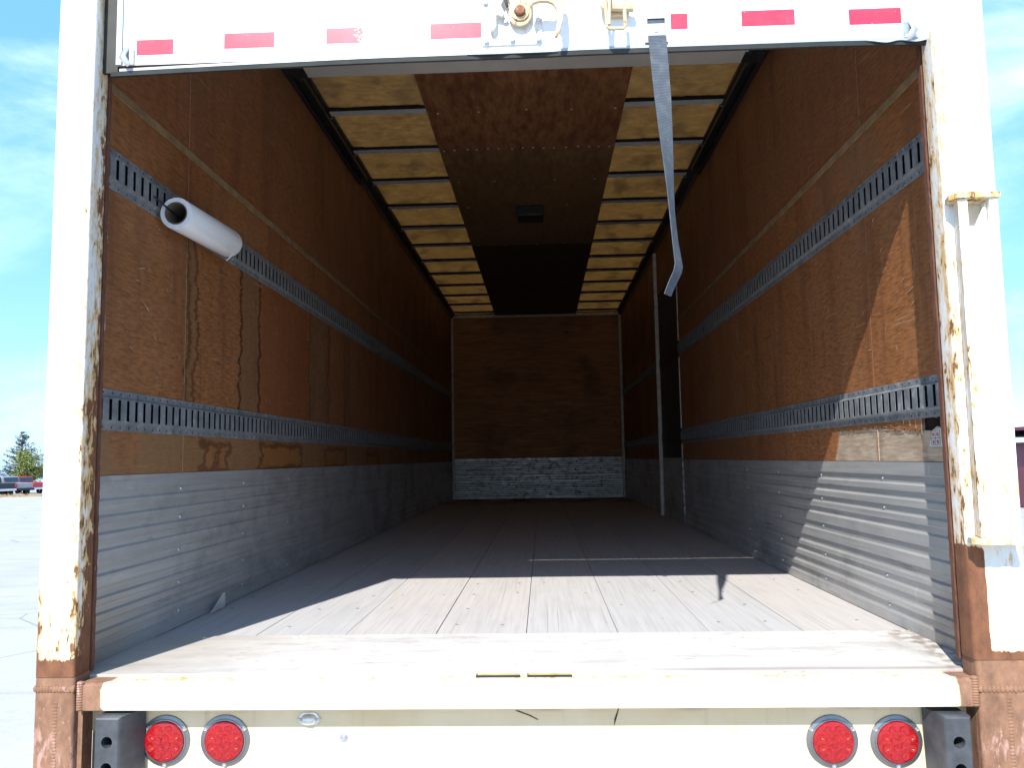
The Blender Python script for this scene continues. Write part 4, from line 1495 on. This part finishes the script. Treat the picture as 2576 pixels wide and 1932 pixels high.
sag_strip(-1.124, 1.178, [(YD - 0.004, 1.7075), (YD - 0.004, 1.7145), (YD - 0.002, 1.7165), (YD + 0.006, 1.7165), (YD + 0.006, 1.7075)], M['retainer'], 'seal_retainer')
sag_strip(-1.150, 1.188, [(YD - 0.003, 1.7072), (YD + 0.010, 1.7072), (YD + 0.010, 1.6965), (YD + 0.006, 1.6950), (YD - 0.001, 1.6955)], M['rubber'], 'bottom_rubber')
for xa, xb, amp, nw in ((-0.125, 0.13, 0.006, 2), (0.985, 1.165, 0.013, 2)):
    vs, fs = [], []
    n_ = 40
    for i in range(n_ + 1):
        t_ = i / n_
        env = math.sin(math.pi * t_) ** 0.5
        dz = -amp * env * (0.55 - 0.45 * math.cos(2 * math.pi * nw * t_))
        dy = -0.010 * env * (1 - math.cos(2 * math.pi * nw * t_)) / 2
        xx = xa + (xb - xa) * t_
        vs += [(xx, YD - 0.005, 1.7085), (xx, YD - 0.006 + dy, 1.7075 + dz), (xx, YD - 0.003 + dy, 1.7075 + dz), (xx, YD - 0.003, 1.7085)]
    for i in range(n_):
        for j in range(3):
            fs.append((i * 4 + j, i * 4 + j + 1, i * 4 + 5 + j, i * 4 + 4 + j))
    b = B()
    b.quads(vs, fs)
    obj('loose_seal', b, M['retainer'], door, 60)
# red reflective tape
for xa, xb, z_ in ((-1.077, -0.970, 1.765), (-0.822, -0.677, 1.7755), (-0.527, -0.381, 1.7795), (-0.229, -0.084, 1.782), (0.449, 0.496, 1.786), (0.646, 0.793, 1.787), (0.942, 1.085, 1.7805)):
    b = B()
    b.box(xa, xb, YD - 0.0006, YD - 0.0001, z_ - 0.0228, z_ + 0.0228)
    obj('reflective_tape', b, M['tape'], door)
# small rivets of the door
drv = B().lathe([(0.0055, 0), (0.005, 0.002), (0, 0.0035)], 10).mesh(M['door'], 60)
for xx in (-0.85, -0.55, 0.60, 0.91):
    link('rivet', drv, door, (xx, YD, 1.733), (R(90), 0, 0))
for z_ in (1.737, 1.771, 1.805):
    link('rivet', drv, door, (1.150, YD, z_), (R(90), 0, 0), (1.3, 1.3, 1.3))
# roller brackets at both bottom corners
for s_, xx in ((-1, -1.094), (1, 1.098)):
    b = B()
    pts = [(xx + s_ * 0.006, YD - 0.004, 1.765), (xx + s_ * 0.012, YD - 0.012, 1.748), (xx + s_ * 0.014, YD - 0.020, 1.730), (xx + s_ * 0.004, YD - 0.022, 1.716), (xx - s_ * 0.004, YD - 0.014, 1.706)]
    b.tube(pts, [0.006, 0.009, 0.010, 0.009, 0.007], 6, 0, 0.35)
    b.box(xx - 0.012, xx + 0.012, YD - 0.006, YD - 0.0005, 1.712, 1.760, 0.002)
    obj('corner_bracket', b, M['chrome'], door, 40)

# latch: plate, bolts, pivot, hook and pawl
plate = [(-0.083, 1.732), (0.078, 1.732), (0.087, 1.742), (0.089, 1.86), (0.089, 2.02), (-0.083, 2.02)]
b = B()
b.prism(plate, YD - 0.0052, YD - 0.0003, 'y', 0.001)
obj('latch_plate', b, M['latchpaint'], door)
hexb = B().lathe([(0.0105, 0.0), (0.0105, 0.0018), (0.0072, 0.002), (0.0072, 0.007), (0.0055, 0.0085), (0, 0.0088)], 6).mesh(M['chrome'])
for xx, z_ in ((-0.071, 1.857), (-0.070, 1.742), (0.004, 1.744), (0.077, 1.743), (0.077, 1.801), (-0.014, 1.799), (-0.071, 1.97), (0.077, 1.97)):
    link('latch_bolt', hexb, door, (xx, YD - 0.0052, z_), (R(90), rnd.uniform(0, 1), 0))
b = B()
arm = [(0.002 + 0.0, 1.96)] + [(0.027 + 0.033 * math.cos(R(a)), 1.812 + 0.036 * math.sin(R(a))) for a in range(170, 371, 20)] + [(0.058, 1.96)]
b.prism(arm, YD - 0.024, YD - 0.014, 'y', 0.002)
obj('latch_arm', b, M['hookpaint'], door)
b = B()
b.lathe([(0.0255, 0.0), (0.0255, 0.004), (0.018, 0.006), (0.0165, 0.006)], 28, toward_camera(0.027, YD - 0.0245, 1.816), 0)
b.lathe([(0.0145, 0.004), (0.0145, 0.014), (0.012, 0.0165), (0, 0.0168)], 18, toward_camera(0.027, YD - 0.0245, 1.816), 1)
obj('pivot_bolt', b, [M['hookpaint'], M['boltrust']], door, 40)
hook_o = [(0.052, 1.828), (0.060, 1.842), (0.085, 1.850), (0.110, 1.846), (0.128, 1.870), (0.146, 1.868), (0.149, 1.835), (0.149, 1.80), (0.146, 1.770), (0.138, 1.742), (0.130, 1.725), (0.124, 1.721), (0.121, 1.727), (0.126, 1.748), (0.130, 1.775), (0.128, 1.800), (0.119, 1.817), (0.104, 1.825), (0.083, 1.826), (0.064, 1.820), (0.056, 1.810)]
b = B()
b.prism(hook_o, YD - 0.060, YD - 0.046, 'y', 0.003)
obj('latch_hook', b, M['hookpaint'], door, 40)
b = B()
b.prism([(-0.062, 1.800), (-0.048, 1.822), (-0.040, 1.850), (-0.012, 1.90), (-0.002, 1.89), (-0.026, 1.838), (-0.016, 1.815), (-0.022, 1.806), (-0.040, 1.812), (-0.040, 1.780), (-0.050, 1.765), (-0.060, 1.772)], YD - 0.026, YD - 0.012, 'y', 0.002)
b.prism([(-0.024, 1.87), (-0.014, 1.87), (-0.004, 1.832), (-0.010, 1.828)], YD - 0.033, YD - 0.0262, 'y', 0.001, 1)
obj('latch_pawl', b, [M['latchpaint'], M['black']], door, 40)
# keeper loop to the right of the latch
b = B()
loop = [(0.262, 1.85), (0.268, 1.752), (0.274, 1.747), (0.312, 1.746), (0.317, 1.752), (0.316, 1.80)]
b.tube([(x_, YD - 0.045, z_) for x_, z_ in loop], [0.0055, 0.0052, 0.005, 0.005, 0.0052, 0.0055], 8)
b.tube([(0.276, YD - 0.050, 1.85), (0.272, YD - 0.050, 1.756)], 0.0045, 8)
b.prism([(0.255, 1.812), (0.343, 1.806), (0.345, 1.822), (0.318, 1.832), (0.318, 1.86), (0.252, 1.86), (0.250, 1.824)], YD - 0.036, YD - 0.018, 'y', 0.003)
b.box(0.27, 0.33, YD - 0.0175, YD - 0.0003, 1.80, 1.90, 0.002)
obj('keeper_loop', b, M['hookpaint'], door, 40)
# strap clip and the hanging pull strap
b = B()
b.box(0.379, 0.435, YD - 0.0075, YD - 0.0045, 1.7255, 1.7790, 0.001)
b.box(0.379, 0.383, YD - 0.0078, YD - 0.0004, 1.7260, 1.7960, 0.0008)
b.box(0.431, 0.435, YD - 0.0078, YD - 0.0004, 1.7260, 1.7960, 0.0008)
b.box(0.379, 0.435, YD - 0.0078, YD - 0.0004, 1.7930, 1.7962, 0.0008)
b.box(0.374, 0.440, YD - 0.0095, YD - 0.0004, 1.7225, 1.7253, 0.0008)
b.lathe([(0.007, 0), (0.006, 0.002), (0, 0.003)], 12, toward_camera(0.407, YD - 0.0075, 1.757))
obj('strap_clip', b, M['chrome'], door, 40)
path = [(0.407, 1.792, 0.052, 0), (0.408, 1.76, 0.050, 0), (0.409, 1.722, 0.050, 0), (0.413, 1.64, 0.049, 4), (0.417, 1.56, 0.049, 14), (0.421, 1.47, 0.048, 30), (0.425, 1.38, 0.048, 46),
        (0.428, 1.30, 0.047, 58), (0.431, 1.23, 0.047, 63), (0.436, 1.16, 0.047, 62), (0.441, 1.112, 0.047, 58), (0.444, 1.085, 0.047, 56), (0.440, 1.066, 0.047, 55), (0.428, 1.042, 0.046, 56), (0.417, 1.018, 0.046, 58), (0.411, 1.003, 0.046, 59)]
vs, fs = [], []
for i, (sx, sz, w_, an) in enumerate(path):
    a = R(an)
    ysh = YD - 0.0028 if i < 2 else YD - 0.0115
    d_ = Vector((math.cos(a), math.sin(a), 0)) * (w_ / 2)
    n_ = Vector((-math.sin(a), math.cos(a), 0)) * 0.0010
    c_ = Vector((sx, ysh - 0.008 * min(1, max(0, (1.7 - sz)) * 3), sz))
    for q_ in (-d_ - n_, d_ - n_, d_ + n_, -d_ + n_):
        vs.append(tuple(c_ + q_))
for i in range(len(path) - 1):
    for j in range(4):
        fs.append((i * 4 + j, i * 4 + (j + 1) % 4, i * 4 + 4 + (j + 1) % 4, i * 4 + 4 + j))
fs += [(0, 1, 2, 3), tuple(range(len(path) * 4 - 4, len(path) * 4))]
b = B()
b.quads(vs, fs)
obj('pull_strap', b, M['strap'], door, 40)

# debris caught at the left wall foot
b = B()
b.prism([(3.06, 0.006), (3.20, 0.006), (3.20, 0.062), (3.185, 0.062)], -X + 0.004, -X + 0.007, 'x', 0, 0, Matrix.Translation((0.018, 0, 0)))
tag(obj('metal_flake', b, M['trim']), 'bent pale metal flake standing at the foot of the left wall', 'scrap')

# ------------------------------------------------------------------ roll of stretch film hung on the upper left track
fr = empty('stretch_film_roll', (-1.148, 2.80, 1.42))
tag(fr, 'roll of white stretch film hung on the upper left track', 'film roll')
ax = Vector((0.0, 0.457, 0.020))
rotm = Matrix.Translation((-1.148, 2.590, 1.410)) @ ax.to_track_quat('Z', 'Y').to_matrix().to_4x4()
b = B()
b.lathe([(0.0385, 0.0), (0.053, 0.0), (0.0545, 0.003), (0.0545, 0.452), (0.053, 0.457), (0.0385, 0.457), (0.0385, 0.0)], 48, rotm)
obj('film', b, M['film'], fr, 35)
b = B()
b.lathe([(0.0352, -0.002), (0.0380, -0.002), (0.0380, 0.460), (0.0352, 0.460), (0.0352, -0.002)], 40, rotm)
obj('core_tube', b, M['cardboard'], fr, 35)
b = B()
b.tube([(-1.208, 2.56, 1.46), (-1.195, 2.565, 1.447), (-1.180, 2.580, 1.432), (-1.168, 2.62, 1.418), (-1.160, 2.75, 1.400), (-1.160, 2.95, 1.405), (-1.172, 3.06, 1.43), (-1.20, 3.10, 1.455)], 0.0032, 6)
obj('hanging_cord', b, M['black'], fr, 50)
b = B()
b.tube([(-1.105, 2.93, 1.384), (-1.103, 2.96, 1.374), (-1.112, 2.985, 1.366), (-1.125, 2.99, 1.355), (-1.13, 2.98, 1.345)], 0.0022, 6)
obj('loose_film_end', b, M['film'], fr, 50)


# ------------------------------------------------------------------ parked pickups far left
def carpaint(name, c):
    g = G(name, 0.25, 0.1, 0.6)
    n = g.noise(g.co(), 3, 3)
    g.col(g.ramp(n, [(0.3, [v * 0.9 for v in c]), (0.7, [min(1, v * 1.1) for v in c])]))
    return g.mat


M['glass'] = plain('tinted_glass', (0.03, 0.045, 0.06), 0.08, 0, 0.8, 0.3, 4)
M['tyre'] = plain('tyre_rubber', (0.02, 0.02, 0.02), 0.8, 0, 0.3, 0.3, 20)
M['redlamp'] = plain('car_lamp_red', (0.45, 0.02, 0.03), 0.2, 0, 0.6, 0.2, 20)


def pickup(name, loc, rz, paint, label, lower=None):
    root = empty(name, loc, rz)
    tag(root, label, 'pickup', 'pickups parked across the lot')

    def p(n_, bb, mt, par=None, sm=None):
        me = bb.mesh(mt, sm)
        o = bpy.data.objects.new(n_, me)
        COL.objects.link(o)
        o.parent = par or root
        return o
    # local: x forward, y left, z up; rear bumper near x = -2.9
    b_ = B()
    side = [(-2.85, 0.62), (-2.85, 1.28), (-0.75, 1.30), (-0.72, 1.32), (1.15, 1.30), (2.6, 1.18), (2.85, 1.0), (2.85, 0.55), (2.45, 0.5), (2.35, 0.78), (2.1, 0.98), (1.7, 0.98), (1.45, 0.78), (1.35, 0.5), (-1.25, 0.5), (-1.35, 0.78), (-1.6, 0.98), (-2.0, 0.98), (-2.25, 0.78), (-2.35, 0.55)]
    b_.prism(side, -0.98, 0.98, 'y', 0.04)
    body = p('body', b_, paint, None, 40)
    b_ = B()
    cab = [(-0.72, 1.30), (-0.55, 1.90), (-0.40, 1.95), (0.65, 1.95), (0.85, 1.88), (1.35, 1.30)]
    b_.prism(cab, -0.88, 0.88, 'y', 0.04)
    p('cab', b_, paint, None, 40)
    b_ = B()
    b_.prism([(-0.765, 1.40), (-0.635, 1.84), (-0.625, 1.84), (-0.755, 1.40)], -0.74, 0.74, 'y')
    p('rear_window', b_, M['glass'])
    for s_ in (-1, 1):
        b_ = B()
        b_.prism([(-0.55, 1.38), (-0.42, 1.82), (0.62, 1.82), (1.1, 1.38)], s_ * 0.885 - 0.006, s_ * 0.885 + 0.006, 'y')
        p('side_window', b_, M['glass'])
        b_ = B()
        b_.box(-2.87, -2.80, s_ * 0.90 - 0.08, s_ * 0.90 + 0.08, 0.85, 1.25, 0.02)
        p('tail_light', b_, M['redlamp'])
        for xx in (-1.8, 1.9):
            b_ = B()
            m_ = Matrix.Translation((xx, s_ * 0.86, 0.42)) @ Matrix.Rotation(R(-90 * s_), 4, 'X')
            b_.lathe([(0.25, 0.10), (0.40, 0.12), (0.42, 0.08), (0.42, -0.10), (0.25, -0.12)], 24, m_)
            t_ = p('wheel', b_, M['tyre'], None, 40)
            b_ = B()
            b_.lathe([(0.26, 0.11), (0.20, 0.06), (0.08, 0.09), (0, 0.10)], 18, m_)
            p('rim', b_, M['chrome'], t_, 40)
    b_ = B()
    b_.box(-3.02, -2.86, -0.92, 0.92, 0.52, 0.74, 0.03)
    p('rear_bumper', b_, lower or M['chrome'])
    b_ = B()
    b_.box(-2.862, -2.851, -0.78, 0.78, 0.80, 1.24, 0.004)
    p('tailgate', b_, paint)
    return root


def far_at(az_x, az_y, d, dx=0.0):
    y_ = az_y * d
    return (0.0666 + az_x * d + dx, y_, gz(y_))


M['paint_black'] = carpaint('black_paint', (0.012, 0.016, 0.022))
M['paint_grey'] = carpaint('grey_paint', (0.27, 0.28, 0.29))
M['paint_red'] = carpaint('red_paint', (0.45, 0.03, 0.04))
M['paint_white'] = carpaint('white_paint', (0.72, 0.74, 0.75))
H = R(90 + 68)
pickup('pickup_truck', far_at(-0.5635, 0.8261, 95, -1.65), H, M['paint_black'], 'black pickup parked far left, its tailgate toward the truck', M['chrome'])
pickup('pickup_truck', far_at(-0.5500, 0.8352, 97, -1.65), H, M['paint_grey'], 'dark grey pickup parked beside the black one, next to the corner post', M['black'])
pickup('pickup_truck', far_at(-0.5505, 0.8348, 106), H, M['paint_red'], 'red pickup mostly hidden behind the grey one', M['chrome'])
pickup('pickup_truck', far_at(-0.5785, 0.8157, 96, -1.65), H, M['paint_white'], 'white pickup cut by the left picture edge', M['chrome'])


# ------------------------------------------------------------------ trees behind the pickups
def leafmat(name, lo, hi):
    g = G(name, 0.6, 0, 0.3)
    n = g.noise(g.co(), 1.7, 4)
    g.col(g.ramp(n, [(0.35, lo), (0.65, hi)]))
    return g.mat


M['bark'] = plain('bark', (0.10, 0.075, 0.055), 0.9, 0, 0.2, 0.3, 10)
M['needles'] = leafmat('blue_green_needles', (0.055, 0.085, 0.07), (0.12, 0.16, 0.13))
M['leaves'] = leafmat('yellow_green_leaves', (0.10, 0.13, 0.03), (0.22, 0.25, 0.06))


def conifer(loc, height, spread, label, mt, seed):
    q = random.Random(seed)
    root = empty('spruce_tree', loc)
    tag(root, label, 'tree')
    b_ = B()
    b_.tube([(0, 0, 0), (0.03, 0, height * 0.5), (0, 0.02, height * 0.97)], [0.14, 0.08, 0.015], 8)
    me = b_.mesh(M['bark'], 40)
    o = bpy.data.objects.new('trunk', me)
    COL.objects.link(o)
    o.parent = root
    b_ = B()
    bl = B()
    z = 0.5
    while z < height * 0.98:
        f = 1 - z / height
        n_ = q.randint(5, 8)
        for k in range(n_):
            a = q.uniform(0, 6.28)
            L = spread * (f ** 0.8) * q.uniform(0.55, 1.15) + 0.15
            rise = L * q.uniform(0.15, 0.45)
            d = Vector((math.cos(a), math.sin(a), 0))
            p0 = Vector((0, 0, z))
            p1 = p0 + d * L * 0.6 + Vector((0, 0, rise * 0.35))
            p2 = p0 + d * L + Vector((0, 0, rise))
            b_.tube([p0, p1, p2], [0.025, 0.016, 0.006], 5)
            m_ = max(6, int(L * 26))
            for i in range(m_):
                t_ = q.uniform(0.15, 1.03)
                c_ = p0.lerp(p1, t_ / 0.6) if t_ < 0.6 else p1.lerp(p2, min(1.08, (t_ - 0.6) / 0.4))
                c_ = c_ + Vector((q.gauss(0, .05), q.gauss(0, .05), q.gauss(0, .06)))
                u = Vector((q.gauss(0, 1), q.gauss(0, 1), q.gauss(0, .6))).normalized()
                w = u.cross(Vector((q.gauss(0, 1), q.gauss(0, 1), q.gauss(0, 1)))).normalized()
                s = q.uniform(0.06, 0.13)
                bl.quads([c_ - u * s, c_ + w * s * 0.5, c_ + u * s, c_ - w * s * 0.5], [(0, 1, 2, 3)])
        z += height * 0.035 * q.uniform(0.7, 1.4)
    for n_, bb, m2 in (('limbs', b_, M['bark']), ('crown', bl, mt)):
        me = bb.mesh(m2)
        o = bpy.data.objects.new(n_, me)
        COL.objects.link(o)
        o.parent = root
    return root


def bushy(loc, rad, height, label, mt, seed):
    q = random.Random(seed)
    root = empty('leafy_tree', loc)
    tag(root, label, 'tree')
    b_ = B()
    b_.tube([(0, 0, 0), (0.05, 0, height * 0.4)], [0.13, 0.09], 8)
    bl = B()
    for k in range(16):
        a = q.uniform(0, 6.28)
        r_ = rad * q.uniform(0.2, 0.9)
        tip = Vector((r_ * math.cos(a), r_ * math.sin(a), height * q.uniform(0.45, 0.95)))
        b_.tube([(0, 0, height * 0.25), tip * 0.6 + Vector((0, 0, height * 0.1)), tip], [0.05, 0.03, 0.01], 5)
        for i in range(260):
            c_ = tip + Vector((q.gauss(0, rad * .22), q.gauss(0, rad * .22), q.gauss(0, height * .09)))
            u = Vector((q.gauss(0, 1), q.gauss(0, 1), q.gauss(0, 1))).normalized()
            w = u.cross(Vector((q.gauss(0, 1), q.gauss(0, 1), q.gauss(0, 1)))).normalized()
            s = q.uniform(0.07, 0.14)
            bl.quads([c_ - u * s, c_ + w * s * 0.6, c_ + u * s, c_ - w * s * 0.6], [(0, 1, 2, 3)])
    for n_, bb, m2 in (('trunk', b_, M['bark']), ('crown', bl, mt)):
        me = bb.mesh(m2)
        o = bpy.data.objects.new(n_, me)
        COL.objects.link(o)
        o.parent = root


conifer(far_at(-0.5512, 0.8344, 112), 7.4, 2.9, 'bluish spruce with upswept branches behind the parked pickups', M['needles'], 4)
bushy(far_at(-0.5450, 0.8384, 109), 1.9, 4.6, 'yellow-green leafy tree in front of the spruce, beside the post', M['leaves'], 8)

# strip of dry weeds along the lot edge
q = random.Random(12)
b = B()
for k in range(1500):
    d = q.uniform(87, 91)
    az = R(q.uniform(-37.5, -30.5))
    y_ = d * math.cos(az)
    c_ = Vector((d * math.sin(az), y_, gz(y_)))
    h = q.uniform(0.1, 0.35) * (1.4 if q.random() < .15 else 1)
    dx = q.uniform(-.15, .15)
    b.quads([c_ + Vector((-.02, 0, 0)), c_ + Vector((.02, 0, 0)), c_ + Vector((dx, q.uniform(-.1, .1), h))], [(0, 1, 2)])
tag(obj('dry_weeds', b, plain('dry_grass', (0.32, 0.24, 0.13), 0.9, 0, 0.2, 0.4, 2)), 'dry weeds along the edge of the lot', 'weeds', None, 'stuff')

# ------------------------------------------------------------------ maroon building at the right edge
bl = empty('metal_building', (0.0666 + 0.66 * 26, 30.0, gz(30)))
tag(bl, 'maroon metal building with a white eave at the right edge', 'building')
M['maroon'] = plain('maroon_siding', (0.16, 0.035, 0.05), 0.5, 0, 0.4, 0.15, 2)
M['eave'] = plain('white_eave', (0.75, 0.75, 0.75), 0.4, 0, 0.4, 0.08, 3)


def bpart(n_, bb, mt):
    o = obj(n_, bb, mt, bl)
    return o


bx, by = 17.30, 29.2
b = B()
b.box(bx + 0.55, bx + 14, by + 0.2, by + 18, gz(by), 0.80)
bpart('wall', b, M['maroon'])
b = B()
for k in range(70):
    x_ = bx + 0.25 + 0.2 * k
    b.box(x_, x_ + 0.13, by - 0.03, by + 0.02, 0.86, 1.30)
b.box(bx + 0.25, bx + 14.2, by + 0.021, by + 0.1, 0.86, 1.30)
bpart('eave_cladding', b, M['eave'])
b = B()
b.box(bx + 0.18, bx + 14.3, by - 0.08, by + 18, 1.301, 1.42)
bpart('roof_trim', b, M['maroon'])
b = B()
b.box(bx + 0.30, bx + 14.2, by + 0.101, by + 18, 0.801, 0.858)
bpart('soffit', b, M['sidedoor'])
b = B()
b.box(bx + 0.60, bx + 0.85, by + 0.12, by + 0.199, gz(by), 0.80)
bpart('corner_trim', b, M['sidedoor'])
